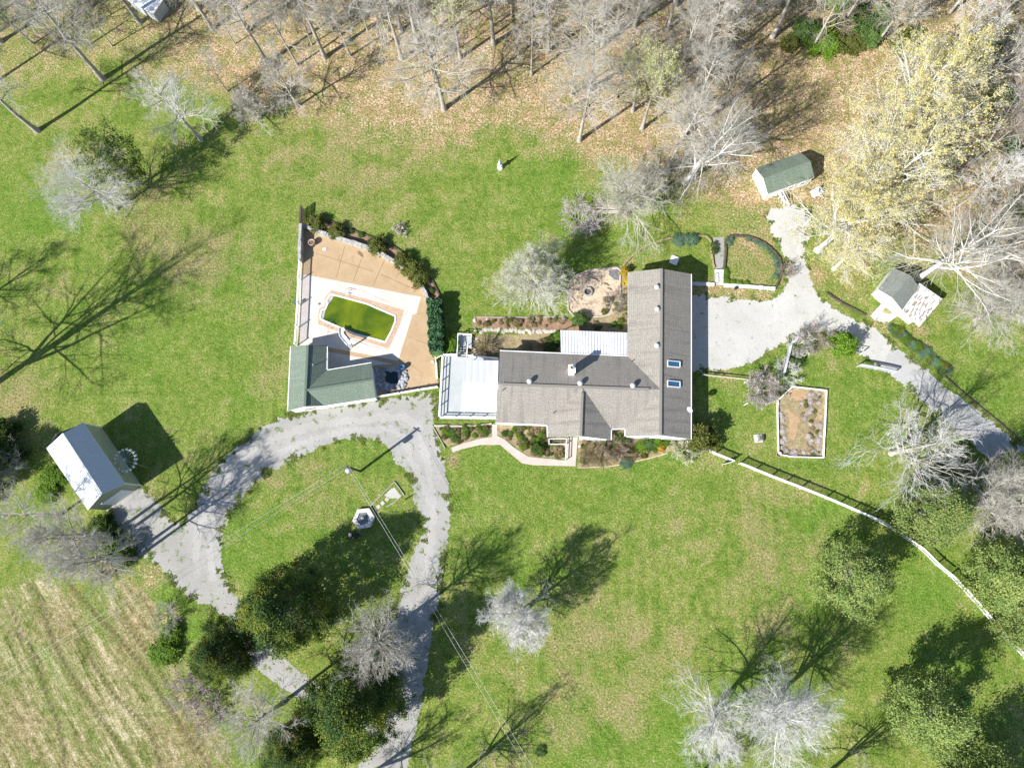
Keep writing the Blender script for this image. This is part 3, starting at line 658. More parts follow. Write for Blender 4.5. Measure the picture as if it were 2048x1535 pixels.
for i in range(len(rings_)-1):
    for j in range(n): b.f.append([k+i*n+j, k+i*n+(j+1) % n, k+(i+1)*n+(j+1) % n, k+(i+1)*n+j]); b.mi.append(0); b.uv.append(None)
b.tube([cc-e1*.35, cc+ax*.55], .02, 5)
b.build('satellite_dish', 'galv', hs)
# porch floor and railing in front of the gable
b = MB()
for a_, c_ in (((1098, 877), (1133, 877)), ((1098, 888), (1132, 888)), ((1098, 877), (1098, 888)), ((1133, 877), (1131, 920))):
    for z in (.15, .5, .85):
        if z > .4: b.beam(P(*a_, z), P(*c_, z), .1, .08)
    b.beam(P(*a_, 0), P(*a_, .95), .1, .1); b.beam(P(*c_, 0), P(*c_, .95), .1, .1)
tag(b.build('porch_railing', 'white'), 'white railing beside the pink front walk below the porch gable', 'railing')
b = MB(); b.lathe(P(1158.5, 893), [(.10, 0), (.16, .1), (.07, .3), (.07, .6), (.2, .7), (.16, .78)], 12)
tag(b.build('birdbath', 'galv'), 'small grey birdbath beside the pink walk in shadow of the porch', 'birdbath')

# patio cover (corrugated)
pc = thing('patio_cover', 'white corrugated patio roof in the inner corner of the house', 'patio cover', P(1188, 690))
b = MB(); q = [Q(1121, 661, 2.45), Q(1254.5, 666, 2.45), Q(1254.8, 712, 2.75), Q(1122, 706.5, 2.75)]
nr = 23
for i in range(nr):
    t0, t1 = i/nr, (i+.55)/nr; t2 = (i+1)/nr; up = Vector((0, 0, .05))
    a_, c_ = lerp(q[0], q[1], t0), lerp(q[3], q[2], t0); a1, c1 = lerp(q[0], q[1], t1), lerp(q[3], q[2], t1); a2, c2 = lerp(q[0], q[1], t2), lerp(q[3], q[2], t2)
    b.add([a_+up, a1+up, c1+up, c_+up, a1, c1, a2, c2, a2+up, c2+up], [(0, 1, 2, 3), (1, 4, 5, 2), (4, 6, 7, 5), (6, 8, 9, 7)]); b.mi[-2] = 1; b.mi[-3] = 1
pr = b.build('roof_panel', ['tarp', 'greymetal'], pc)
for u, v in ((1123, 662), (1166, 664), (1210, 665), (1252, 667)):
    b = MB(); b.beam(P(u, v, 0), P(u, v, 2.4), .1, .1); b.build('post', 'white', pc)
b = MB(); b.beam(Q(1121, 661, 2.36), Q(1254.5, 666, 2.36), .12, .14); b.build('fascia', 'white', pc)

# west deck with its awning and stairs
DZ = .9
dk = thing('deck', 'raised white deck with railings along the west end of the house', 'deck', P(935, 775))
DQ = {'nw': Q(885, 711, DZ), 'ne': Q(999, 717.5, DZ), 'se': Q(992, 838, DZ), 'sw': Q(878, 837, DZ)}
b = MB(); b.prism([DQ['nw'], DQ['ne'], DQ['se'], DQ['sw']], DZ-.16, DZ); b.build('deck_floor', 'deckboard', dk)
for t in (0, .5, 1):
    for a_, c_ in (('nw', 'sw'), ('ne', 'se')):
        p = lerp(DQ[a_], DQ[c_], t); p = Vector((p.x, p.y, 0))
        p += (P(935, 775)-p).normalized()*.25; b = MB(); b.beam(p, p+Vector((0, 0, DZ-.17)), .14, .14); b.build('post', 'white', dk)
b = MB()
for a_, c_ in (('nw', 'sw'), ('sw', 'se')):
    p, q = Vector(DQ[a_]), Vector(DQ[c_]); d = (q-p).normalized(); o_ = Vector((d.y, -d.x, 0))*.06
    b.beam(p-o_+Vector((0, 0, -.22)), q-o_+Vector((0, 0, -.22)), .06, .3)
b.build('skirt', 'trimtan', dk)
def rail(parent, p, q, posts, h=1.0, top=.16):
    b = MB(); b.beam(p+Vector((0, 0, h)), q+Vector((0, 0, h)), top, .05); b.beam(p+Vector((0, 0, h*.55)), q+Vector((0, 0, h*.55)), .05, .1); b.beam(p+Vector((0, 0, .16)), q+Vector((0, 0, .16)), .05, .1)
    for i in range(posts+1):
        c = lerp(p, q, i/posts); b.beam(c, c+Vector((0, 0, h+.06)), .12, .12)
    return b.build('railing', 'white', parent)
e = lambda k, dx, dy: Vector((DQ[k].x+dx, DQ[k].y+dy, DZ))
rail(dk, e('nw', .1, -.1), e('sw', .1, .1), 5); rail(dk, e('sw', .1, .1), e('se', -.1, .1), 4)
rail(dk, e('nw', .1, -.1), P(916, 713, 0)+Vector((0, -.1, DZ)), 1); rail(dk, P(938, 715, 0)+Vector((0, -.1, DZ)), e('ne', -.2, -.1), 2)
aw = thing('deck_awning', 'white metal gabled awning roof over the west deck', 'awning', P(960, 772))
b = MB(); AZ, AR = 3.2, 3.75
b.slope([Q(927.5, 719.5, AZ), Q(997, 720.5, AZ), Q(995.5, 766, AR), Q(925, 764.5, AR)], Vector((1, 0, 0)), .08)
b.slope([Q(925, 764.5, AR), Q(995.5, 766, AR), Q(992.5, 824.5, AZ), Q(921.5, 822.5, AZ)], Vector((1, 0, 0)), .08)
b.build('roof_panel', ['awning', 'white'], aw)
for u, v in ((932, 722), (926, 819)):
    b = MB(); p = P(u, v, 3.1); b.beam(Vector((p.x, p.y, DZ)), p, .1, .1); b.build('post', 'white', aw)
st = thing('deck_stairs', 'white wooden stairs and landing at the north end of the deck', 'stairs', P(928, 690))
b = MB(); b.prism([P(917, 670, .45), P(943.5, 671.5, .45), P(943, 697, .45), P(916, 690, .45)], .36, .45); b.build('landing', 'deckboard', st)
for i in range(6):
    b = MB(); z = .5+.40*i/5; y = lerp(Vector((691, 0, 0)), Vector((714, 0, 0)), i/5).x
    b.beam(P(916.5-i*.2, y, z), P(935-i*.2, y+1.3, z), .2, .04); b.build('tread', 'deckboard', st)
for a_, c_, z1, z2 in (((917, 670), (943.5, 671.5), .45, .45), ((917, 670), (916.5, 691), .45, .5), ((916.5, 691), (914.5, 714), .5, .9), ((936, 691), (934, 715), .5, .9)):
    b = MB(); p, q = P(*a_, z1), P(*c_, z2)
    for h in (.5, .95): b.beam(p+Vector((0, 0, h)), q+Vector((0, 0, h)), .1, .06)
    for t in (0, .5, 1):
        c = lerp(p, q, t); b.beam(Vector((c.x, c.y, 0)), c+Vector((0, 0, .98)), .09, .09)
    b.build('railing', 'white', st)

# ================================================================ POOL HOUSE
EV2, RD2 = 2.4, 3.8
ph = thing('pool_house', 'white pool house with L-shaped green shingle roof', 'pool house', P(650, 755))
p2 = {'nw': Q(581.6, 692.3, EV2), 'rn': Q(615.6, 689.8, RD2), 'ne': Q(653.8, 692.3, EV2), 'v1': Q(653, 740.5, EV2), 'rs': Q(609.8, 812.7, RD2), 'sw': Q(575.8, 821, EV2), 'v2': Q(648, 811, EV2),
      'm': Q(612.5, 780, RD2), 'en': Q(742.7, 725.5, EV2), 'er': Q(745.5, 758.8, RD2), 'es': Q(751, 795.3, EV2)}
ns2, ew2 = p2['rn']-p2['rs'], p2['er']-p2['m']
b = MB()
for names, e_ in (('nw rn rs sw', ns2), ('rn ne v1 m', ns2), ('m v2 rs', ns2), ('v1 en er m', ew2), ('m er es v2', ew2)): b.slope([p2[k] for k in names.split()], e_, .15)
r2 = b.build('roof', ['greenroof', 'white'], ph)
b = MB(); b.beam(p2['rn']+Vector((0, 0, .04)), p2['rs']+Vector((0, 0, .04)), .3, .06); b.beam(p2['m']+Vector((0, 0, .04)), p2['er']+Vector((0, 0, .04)), .3, .06); b.build('ridge_cap', 'greenroof', r2)
for x, y, s_ in (('ne', 'v1', (1, 0)), ('v1', 'en', (0, 1)), ('nw', 'sw', (-1, 0)), ('v2', 'es', (0, -1))):
    o_ = Vector((s_[0], s_[1], 0))*.06+Vector((0, 0, -.07)); b = MB(); b.beam(p2[x]+o_, p2[y]+o_, .1, .12); b.build('gutter', 'siding', r2)
gg = lambda k: Vector((p2[k].x, p2[k].y, 0))
f2 = [gg('nw')+Vector((.35, -.2, 0)), gg('ne')+Vector((-.35, -.2, 0)), gg('v1')+Vector((-.35, -.35, 0)), gg('en')+Vector((-.2, -.35, 0)), gg('es')+Vector((-.2, .1, 0)), gg('v2')+Vector((0, .1, 0)), gg('sw')+Vector((.35, .1, 0))]
b = MB(); b.prism(f2, 0, EV2-.1); gable(b, f2[0], f2[1], p2['rn'], EV2-.1); gable(b, f2[3]+Vector((-.09, 0, 0)), f2[4]+Vector((-.09, 0, 0)), p2['er'], EV2-.1)
b.build('wall', 'siding', ph, recalc=True)
window_on(ph, f2[6], f2[5], .5, 1.4, .9, 1.1); window_on(ph, f2[5], f2[4], .35, 1.4, .9, 1.1)
db = MB(); c = lerp(f2[2], f2[3], .5); db.box(c+Vector((0, .05, 1.02)), (1.6, .08, 2.04), .15); db.build('door', 'window', ph)
c = plane_z(628, 731, p2['rn'], p2['ne'], p2['m']); b = MB(); b.lathe(c-Vector((0, 0, .1)), [(.05, 0), (.05, .7), (.07, .72), (.07, .8)], 8); b.build('vent_pipe', 'galv', ph)

# ================================================================ BARN
bn = thing('barn', 'tall tan metal barn with pale galvanised gable roof at the left', 'barn', P(185, 935))
EB, RB = 4.4, 6.6
q = {'nw': Q(92.5, 896, EB), 'rn': Q(124.5, 866.5, RB), 'ne': Q(166, 844, EB), 'se': Q(249.6, 967, EB), 'rs': Q(203.5, 988, RB), 'sw': Q(175.5, 1019.5, EB)}
al = q['rs']-q['rn']; b = MB()
b.slope([q['nw'], q['rn'], q['rs'], q['sw']], al, .1); b.slope([q['rn'], q['ne'], q['se'], q['rs']], al, .1)
r_ = b.build('roof', ['barnroof', 'white'], bn)
b = MB(); b.beam(q['rn']+Vector((0, 0, .03)), q['rs']+Vector((0, 0, .03)), .3, .05); b.build('ridge_cap', 'greymetal', r_)
gq = lambda k: Vector((q[k].x, q[k].y, 0)); ctr = (gq('nw')+gq('se'))/2
fb_ = [lerp(gq(k), ctr, .022) for k in ('nw', 'ne', 'se', 'sw')]
b = MB(); al_ = (fb_[3]-fb_[0]).length
n4 = len(fb_)
for i in range(4):
    a_, c_ = fb_[i], fb_[(i+1) % 4]; L = (c_-a_).length
    b.add([a_, c_, c_+Vector((0, 0, EB-.08)), a_+Vector((0, 0, EB-.08))], [(0, 1, 2, 3)], 0, [[(0, 0), (L, 0), (L, EB), (0, EB)]])
for l_, r2_, ap in ((fb_[0], fb_[1], q['rn']), (fb_[3], fb_[2], q['rs'])):
    L = (r2_-l_).length; mid = lerp(l_, r2_, .5)
    b.add([l_+Vector((0, 0, EB-.08)), r2_+Vector((0, 0, EB-.08)), mid+Vector((0, 0, RB-.13))], [(0, 1, 2)], 0, [[(0, 0), (L, 0), (L/2, 2)]])
b.build('wall', 'barnwall', bn, recalc=True)
dS = (fb_[2]-fb_[3]).normalized(); nS = Vector((dS.y, -dS.x, 0)); c = lerp(fb_[3], fb_[2], .5)+nS*.06
b = MB(); b.beam(c-dS*1.6+Vector((0, 0, 1.6)), c+dS*1.6+Vector((0, 0, 1.6)), .06, 3.2); b.build('door', 'white', bn)
for k in (1, 2): b = MB(); b.beam(fb_[k], fb_[k]+Vector((0, 0, EB-.1)), .16, .16); b.build('corner_trim', 'white', bn)

# gourd rack
gp = P(296.5, 935); gk = thing('gourd_rack', 'tall pole with a wheel of hanging white gourds beside the barn', 'bird house rack', gp)
top = P(247.5, 919.5, 3.5); ax0 = Vector((top.x, top.y, 0))
b = MB(); b.tube([gp, lerp(gp, top, .5), top], [.05, .045, .04], 8); b.build('pole', 'terracotta', gk)
b = MB(); sp = []
def circ(b, c, r, th, n=36):
    pts = [c+Vector((r*math.cos(2*math.pi*i/n), r*math.sin(2*math.pi*i/n), 0)) for i in range(n+1)]; b.tube(pts, th, 5)
circ(b, top+Vector((0, 0, -.1)), 1.42, .022); circ(b, top+Vector((0.0, 0.0, -.75)), 1.15, .022); b.lathe(top-Vector((0, 0, .15)), [(.12, 0), (.2, .1), (.12, .22)], 12)
for i in range(17):
    a_ = 2*math.pi*i/17+.1; b.tube([top, top+Vector((1.42*math.cos(a_), 1.42*math.sin(a_), -.1))], .016, 5)
b.build('wheel', 'galv', gk)
for i in range(17):
    a_ = 2*math.pi*i/17+.1; c = top+Vector((1.5*math.cos(a_), 1.5*math.sin(a_), -.5)); b = MB()
    b.lathe(c, [(.04, -.15), (.14, -.08), (.175, .04), (.14, .16), (.06, .27), (.02, .38)], 10); b.build('gourd', 'white', gk, smooth=True)

# ================================================================ SHEDS
s1 = thing('shed', 'white shed with faded green gable roof half under the yellow budding oaks', 'shed', P(1570, 365))
e1_, r1_ = 2.2, 3.3
a = {'nw': Q(1510.8, 336.5, e1_), 'ne': Q(1602, 305, e1_), 'rw': Q(1526.5, 356.5, r1_), 're': Q(1621, 322, r1_), 'sw': Q(1535.4, 388, e1_), 'se': Q(1629, 355, e1_)}
b = MB(); b.slope([a['nw'], a['ne'], a['re'], a['rw']], a['ne']-a['nw'], .12); b.slope([a['rw'], a['re'], a['se'], a['sw']], a['ne']-a['nw'], .12); b.build('roof', ['greenroof', 'white'], s1)
ga = lambda k: Vector((a[k].x, a[k].y, 0)); ctr = (ga('nw')+ga('se'))/2; f1 = [lerp(ga(k), ctr, .04) for k in ('nw', 'ne', 'se', 'sw')]
b = MB(); b.prism(f1, 0, e1_-.08); gable(b, f1[3]+Vector((.08, .04, 0)), f1[0]+Vector((.08, 0, 0)), a['rw'], e1_-.08); gable(b, f1[2]-Vector((.08, 0, 0)), f1[1]-Vector((.08, 0, 0)), a['re'], e1_-.08); b.build('wall', 'siding', s1, recalc=True)
for t in (.55, .8): window_on(s1, f1[3], f1[2], t, .9, .9, .8)
rs_ = thing('ramp_stairs', 'grey wooden steps with white rails below the green roofed shed', 'stairs', P(1566, 395))
for i in range(7):
    t = i/6; z = .75-.65*t; b = MB(); b.beam(P(1557+t*12, 386+t*19, z), P(1571+t*9, 381+t*19, z), .3, .05); b.build('tread', 'greywood', rs_)
b = MB()
for (u0, v0), (u1, v1) in (((1555, 387), (1567, 410)), ((1561, 385), (1575, 415))):
    b = MB(); p, q_ = P(u0, v0, .8), P(u1, v1, .15)
    b.beam(p+Vector((0, 0, .8)), q_+Vector((0, 0, .8)), .1, .06); b.beam(p+Vector((0, 0, .4)), q_+Vector((0, 0, .4)), .06, .06)
    for t in (0, .33, .66, 1): c = lerp(p, q_, t); b.beam(Vector((c.x, c.y, 0)), c+Vector((0, 0, .82)), .08, .08)
    b.build('railing', 'white', rs_)
s2 = thing('garden_shed', 'white garden shed with grey roof and a rusty ribbed lean-to', 'shed', P(1800, 600))
e2_, r2h = 2.2, 3.2
a = {'w': Q(1756, 578.6, e2_), 'n': Q(1788, 536, e2_), 'rf': Q(1784.6, 595.7, r2h), 'rb': Q(1822, 551, r2h), 's': Q(1804, 620, e2_), 'e': Q(1838, 573, e2_)}
b = MB(); b.slope([a['w'], a['n'], a['rb'], a['rf']], a['n']-a['w'], .12); b.slope([a['rf'], a['rb'], a['e'], a['s']], a['n']-a['w'], .12); b.build('roof', ['greyroof', 'white'], s2)
ll = [Q(1804, 620.5, 2.05), Q(1839, 566, 2.05), Q(1885.7, 598, 1.55), Q(1838.6, 653, 1.55)]
b = MB(); b.slope(ll, ll[3]-ll[0], .06); lt = b.build('lean_to_roof', ['rustroof', 'white'], s2)
ga = lambda k: Vector((a[k].x, a[k].y, 0)); ctr = (ga('w')+ga('e'))/2; fx = [lerp(ga(k), ctr, .03) for k in ('w', 'n', 'e', 's')]
b = MB(); b.prism(fx, 0, e2_-.08); gable(b, fx[0]+Vector((.05, .07, 0)), fx[3]+Vector((.05, .07, 0)), a['rf'], e2_-.08); gable(b, fx[1], fx[2], a['rb'], e2_-.08); b.build('wall', 'siding', s2, recalc=True)
lg = [Vector((x.x, x.y, 0)) for x in ll]; cl = (lg[0]+lg[2])/2; fl_ = [lerp(x, cl, .05) for x in lg]; fl_[3] = lerp(fl_[3], fl_[0], .3); fl_[2] = lerp(fl_[2], fl_[1], .05)
b = MB(); b.prism(fl_, 0, 1.5); b.build('lean_to_wall', 'cream', s2, recalc=True)
dS = (fx[3]-fx[0]).normalized(); nS = Vector((dS.y, -dS.x, 0)); c = lerp(fx[0], fx[3], .3)+nS*.05
b = MB(); b.beam(c-dS*.8+Vector((0, 0, .95)), c+dS*.8+Vector((0, 0, .95)), .06, 1.9); b.build('door', 'white', s2)
s3 = thing('outbuilding', 'pale flat-roofed outbuilding cut by the top edge among bare trees', 'outbuilding', P(305, -5))
q = [Q(253, -1, 2.1), Q(306.7, 29, 2.1), Q(326, -1, 2.3), Q(275, -34, 2.3)]
b = MB(); b.slope(q, q[1]-q[0], .1); b.build('roof', ['tarp', 'white'], s3)
cq = sum((Vector((x.x, x.y, 0)) for x in q), Vector())/4
b = MB(); b.prism([lerp(Vector((x.x, x.y, 0)), cq, .05) for x in q], 0, 2.0); b.build('wall', 'greymetal', s3, recalc=True)

# ================================================================ FENCES AND WALLS
def fence(name, label, cat, px, h, span, mat='white', top=.14, picket=.045, gap=.15, group=None):
    line = PX(px); f = thing(name, label, cat, line[0], group)
    pts = resample(line, span)
    for c in pts:
        b = MB(); b.beam(c, c+Vector((0, 0, h+.1)), .13, .13)
        b.add([c+Vector((x*.1, y*.1, h+.1)) for x, y in ((-1, -1), (1, -1), (1, 1), (-1, 1))]+[c+Vector((0, 0, h+.2))], [(0, 1, 4), (1, 2, 4), (2, 3, 4), (3, 0, 4), (3, 2, 1, 0)]); b.build('post', mat, f)
    for p, q_ in zip(pts[:-1], pts[1:]):
        b = MB(); d = (q_-p); L = d.length; d.normalize(); p_, q2 = p+d*.07, q_-d*.07
        b.beam(p_+Vector((0, 0, h-.06)), q2+Vector((0, 0, h-.06)), top, .06); b.beam(p_+Vector((0, 0, .2)), q2+Vector((0, 0, .2)), .05, .1)
        k = max(2, int(L/gap))
        for i in range(1, k): c = lerp(p, q_, i/k); b.beam(c+Vector((0, 0, .1)), c+Vector((0, 0, h-.1)), picket, .03)
        b.build('picket_panel', mat, f)
    return f
fence('picket_fence', 'long white picket fence curving from the gate to the right edge', 'fence',
      [(1478, 927.5), (1540, 953), (1600, 976), (1650, 996), (1704, 1019), (1745, 1037), (1778, 1055), (1808, 1075), (1838, 1096), (1871, 1129), (1898, 1151), (1918, 1171), (1936.5, 1191), (1968, 1227), (2002, 1267), (2048, 1316), (2090, 1362)], 1.25, 1.82, top=.2)
fence('picket_fence', 'short white picket fence between the house corner and the gate opening', 'fence', [(1372, 884), (1392, 892.5), (1428, 908), (1463.5, 922.5)], 1.25, 1.82, top=.2)
gt = thing('picket_gate', 'white picket gate leaf swung open on the lawn beside the long fence', 'gate', P(1463, 924))
b = MB(); p, q_ = P(1462, 924), P(1443, 929)
for z in (.25, 1.1): b.beam(p+Vector((0, 0, z)), q_+Vector((0, 0, z)), .06, .1)
for i in range(9): c = lerp(p, q_, i/8); b.beam(c+Vector((0, 0, .1)), c+Vector((0, 0, 1.2)), .07, .03)
b.build('gate_leaf', 'white', gt)
fence('pool_fence', 'white picket fence along the grass on the west side of the pool court', 'fence', [(604, 527), (602, 560), (600, 610), (597.5, 655), (595, 691)], 1.4, 2.0, top=.2, gap=.2, picket=.06)
fence('pool_fence', 'white picket fence between the pool house and the deck along the drive', 'fence', [(753, 796), (800, 788), (840, 781), (876, 775.5)], 1.1, 2.2, top=.16, gap=.11, picket=.06)
pg = thing('pool_gate', 'narrow white gate between the tan pool court and the deck', 'gate', P(874, 738))
b = MB()
p, q_ = P(872.5, 717), P(875, 758)
for z in (.2, 1.2): b.beam(p+Vector((0, 0, z)), q_+Vector((0, 0, z)), .12, .1)
for i in range(16): c = lerp(p, q_, i/15); b.beam(c+Vector((0, 0, .1)), c+Vector((0, 0, 1.25)), .09, .03)
b.build('gate_panel', 'white', pg)
b = MB(); b.beam(P(871.5, 717), P(884, 709), .1, .1); 
for z in (.5, 1.1): b.beam(P(872, 717, z), P(884, 710, z), .08, .08)
b.build('rail', 'white', pg)
dfn = thing('board_fence', 'dark board fence running up from the stone court wall', 'fence', P(606, 440))
b = MB(); p, q_ = P(607.5, 419), P(605.5, 452)
for z in (.4, 1.1): b.beam(p+Vector((.06, 0, z)), q_+Vector((.06, 0, z)), .06, .1)
for i in range(20): c = lerp(p, q_, i/19); b.beam(c, c+Vector((0, 0, 1.5)), .1, .03)
b.build('boards', 'darkwood', dfn)
b = MB(); b.beam(p+Vector((0, 0, 1.52)), q_+Vector((0, 0, 1.52)), .26, .05); b.build('cap', 'darkwood', dfn)
def stone_wall(name, label, px, w, h, mat='stone', cat='wall', jit=.05, smooth=2):
    line = resample(chaikin(PX(px), smooth), .55); b = MB()
    for i in range(len(line)-1):
        a_, c_ = line[i], line[i+1]; d = (c_-a_).normalized(); n_ = Vector((d.y, -d.x, 0))
        hh = h*(1+random.uniform(-.1, .1)); jj = n_*random.uniform(-jit, jit)
        b.beam(a_+jj+Vector((0, 0, hh/2)), c_+jj*.6+d*.02+Vector((0, 0, hh/2)), w*random.uniform(.85, 1.1), hh)
    return tag(b.build(name, mat), label, cat)
stone_wall('stone_wall', 'straight grey stone wall at the upper left corner of the pool court', [(606, 455), (605, 490), (604, 525)], .45, 1.5, smooth=0)
stone_wall('retaining_wall', 'curved grey stone retaining wall around the top of the pool court', [(610, 455), (640, 467), (663, 475), (701, 486), (741, 499), (759, 508), (794, 528), (814, 541), (840, 569), (851, 586), (857, 603)], .55, .8)
sheet('court_bed', PX([(610, 440), (635, 437), (665, 445), (700, 462), (740, 476), (780, 492), (812, 512), (840, 535), (862, 560), (872, 580), (884, 605), (858, 604), (851, 586), (840, 569), (814, 541), (794, 528), (759, 508), (741, 499), (701, 486), (663, 475), (612, 455)]), .02, 'brownlitter', .08)
stone_wall('bed_edging', 'dark timber edging behind the curved shrub bed of the pool court', [(612, 437), (640, 437), (668, 445), (702, 460), (742, 474), (782, 490), (814, 510), (842, 533), (864, 558), (874, 580), (884, 600)], .16, .22, 'darkwood', 'edging', .02)
stone_wall('garden_wall', 'long pale concrete wall along the north side of the gravel yard', [(1382, 568), (1428, 569.5)], .5, .35, 'conc', jit=0, smooth=0)
stone_wall('garden_wall', 'pale concrete wall below the walled dry grass bed', [(1447, 571), (1500, 574), (1549, 578)], .5, .35, 'conc', jit=0, smooth=0)
stone_wall('bed_edging', 'curved brown brick edging arching over the lawn north of the house', [(1241, 536), (1256, 521), (1268, 508), (1298, 488), (1345, 475.5), (1388, 472), (1421, 473), (1421.5, 505), (1428, 536)], .25, .25, 'mulch', 'edging', .03)
stone_wall('bed_edging', 'dark stone edging around the rounded dry grass bed by the gravel', [(1448, 536), (1451, 500), (1450, 473), (1477, 472.5), (1507, 476), (1535, 491), (1553, 509), (1562, 525), (1563.5, 549), (1550, 576)], .22, .32, 'darkwood', 'edging', .03)
stone_wall('timber_edging', 'dark landscape timber along the bend of the gravel in front of the shed', [(1652, 585), (1679, 604), (1690, 610), (1730, 630)], .2, .25, 'darkwood', 'edging', .01)
stone_wall('timber_edging', 'dark timber edging between the drive and the leafy strip by the garden shed', [(1776, 660), (1800, 678), (1830, 702), (1870, 735), (1910, 772), (1950, 806), (1990, 838), (2040, 880)], .14, .2, 'darkwood', 'edging', .02)
stone_wall('fire_pit_edging', 'low stone edging around the pea gravel seating area', FIRE+[FIRE[0]], .2, .16, 'palestone', 'edging', .04, 1)
stone_wall('bed_edging', 'low pale timber edging above the brown bed north of the patio', [(955, 634), (1010, 635), (1060, 634.5), (1128, 634)], .12, .15, 'palestone', 'edging', .02, 0)
stone_wall('bed_edging', 'thin curved brown edging between the front shrub bed and the lawn', [(1156, 935), (1220, 933), (1280, 921), (1335, 906)], .14, .1, 'trimtan', 'edging', .02)
stone_wall('bed_edging', 'pale thin edging timber slanting beside the drive at the front bed', [(864, 850), (880, 877), (890, 896)], .12, .15, 'palestone', 'edging', .01, 0)
stone_wall('bed_edging', 'rough stone edging below the deck along the front bed', [(868, 851), (900, 852), (950, 852), (983, 848)], .25, .25, 'palestone', 'edging', .05, 0)
stone_wall('bed_border', 'low white board border around the rectangular vegetable bed', [(1583.7, 773), (1652, 781), (1650, 830), (1645.5, 915), (1582, 913), (1556, 908), (1554, 820), (1554.5, 801), (1583.7, 773)], .13, .35, 'white', 'border', 0, 0)
gs = thing('garden_steps', 'grey concrete steps through the wall between the two lawn beds', 'steps', P(1437, 555))
for i in range(4):
    b = MB(); v0 = 540+i*7.5; b.prism(PX([(1429, v0), (1446.5, v0), (1446.5, v0+7.3), (1429, v0+7.3)]), 0, .34-.08*i); b.build('step', 'conc', gs)
b = MB(); b.beam(P(1430, 548, 0), P(1430, 548, 1.0), .05, .05); b.beam(P(1430, 568, 0), P(1430, 568, .9), .05, .05); b.beam(P(1430, 548, 1.0), P(1430, 568, .9), .05, .05); b.build('handrail', 'darkwood', gs)
def rail_fence(name, label, px, h, mat, rails, w=.12, span=2.2, cat='fence'):
    line = PX(px); f = thing(name, label, cat, line[0]); pts = resample(line, span)
    for c in pts: b = MB(); b.beam(c, c+Vector((0, 0, h)), .12, .12); b.build('post', mat, f)
    b = MB()
    for p, q_ in zip(pts[:-1], pts[1:]):
        for z in rails: b.beam(p+Vector((0, 0, z)), q_+Vector((0, 0, z)), w if z == max(rails) else .04, .08)
    b.build('rail', mat, f)
rail_fence('rail_fence', 'grey rail fence from the brown bush down to the lawn corner', [(1600, 672), (1577, 690), (1571, 715), (1563, 748)], 1.2, 'greymetal', (.3, .75, 1.2), .3)
rail_fence('rail_fence', 'low pale rail fence east of the house below the gravel yard', [(1403, 751), (1440, 755), (1496, 761)], .8, 'wood', (.4, .8), .12)
rail_fence('field_gate', 'grey metal field gate standing beside the drive by the bare tree', [(1714, 733), (1749, 739), (1785, 747)], 1.25, 'greymetal', (.25, .6, .95, 1.25), .3, cat='gate')
rail_fence('wire_gate', 'thin grey frame gate behind the bright green bush at the drive', [(1692, 701), (1722, 706)], 1.2, 'greymetal', (.2, 1.2), .05, cat='gate')
tr = thing('trellis', 'white grid trellis arbor over a tangle of bare vines', 'arbor', P(1518, 780))
b = MB()
for u in (1496.5, 1514, 1540): b.beam(P(u, 759, 2.0), P(u, 806, 2.0), .04, .04)
for v in (759.5, 780.5, 805): b.beam(P(1495, v, 2.06), P(1541, v, 2.06), .04, .04)
b.build('grid', 'pinkish', tr)
for u, v in ((1496.5, 760), (1540, 760), (1496.5, 805), (1540, 805)): b = MB(); p = P(u, v, 2.0); b.beam(Vector((p.x, p.y, 0)), p, .09, .09); b.build('post', 'white', tr)

# ================================================================ GARDEN OBJECTS
up_ = thing('utility_pole', 'brown utility pole with a white transformer on the drive island', 'utility pole', P(721, 942))
tp = P(692, 932.5, 7.6)
b = MB(); b.tube([P(721, 942, 0), lerp(P(721, 942, 0), tp, .5), tp], [.19, .17, .14], 12); b.build('pole', 'polewood', up_)
b = MB(); c = lerp(P(721, 942, 0), tp, .86)+Vector((-.05, -.45, -.3)); b.lathe(c, [(.1, -.45), (.3, -.42), (.32, -.3), (.32, .35), (.28, .42), (.1, .46)], 16); b.tube([c+Vector((.12, 0, .45)), c+Vector((.12, 0, .65))], .04, 6); b.tube([c, c+Vector((.1, .45, 0))], .05, 6); tf = b.build('transformer', 'galv', up_)
b = MB(); b.beam(tp+Vector((-.5, .3, -.25)), tp+Vector((.5, -.3, -.25)), .1, .1); b.build('crossarm', 'polewood', up_)
def wire(lbl, a_, c_, sag):
    n_ = 30; pts = [lerp(a_, c_, i/n_)-Vector((0, 0, sag*4*(i/n_)*(1-i/n_))) for i in range(n_+1)]
    b = MB(); b.tube(pts, .015, 5, cap=False); tag(b.build('power_line', 'wire'), lbl, 'power line', 'overhead wires from the utility pole')
wire('upper of the two thin wires running left-down from the utility pole', tp+Vector((-.25, .2, -.1)), P(-90, 1405, 7.4), .7)
wire('lower of the two thin wires running left-down from the utility pole', tp+Vector((.1, -.25, -.1)), P(-85, 1418, 7.4), .7)
wire('left wire of the pair crossing the drive toward the bottom edge', tp+Vector((.15, -.2, -.1)), P(1130, 1668, 7.4), .8)
wire('right wire of the pair crossing the drive toward the bottom edge', tp+Vector((.35, .0, -.1)), P(1143, 1664, 7.4), .8)
bz = thing('garden_basin', 'pale hexagonal raised basin with dark water on the drive island', 'basin', P(727, 1036))
hx = [(714.5, 1018), (738, 1015.5), (749, 1033), (741, 1052.5), (718, 1058), (704.5, 1041)]; hc = P(727, 1036)
HZ = .5; ho = [P(u, v, HZ) for u, v in hx]; ho = [Vector((x.x, x.y, 0)) for x in ho]; hi = [lerp(hc*1.0, x, .60) for x in ho]
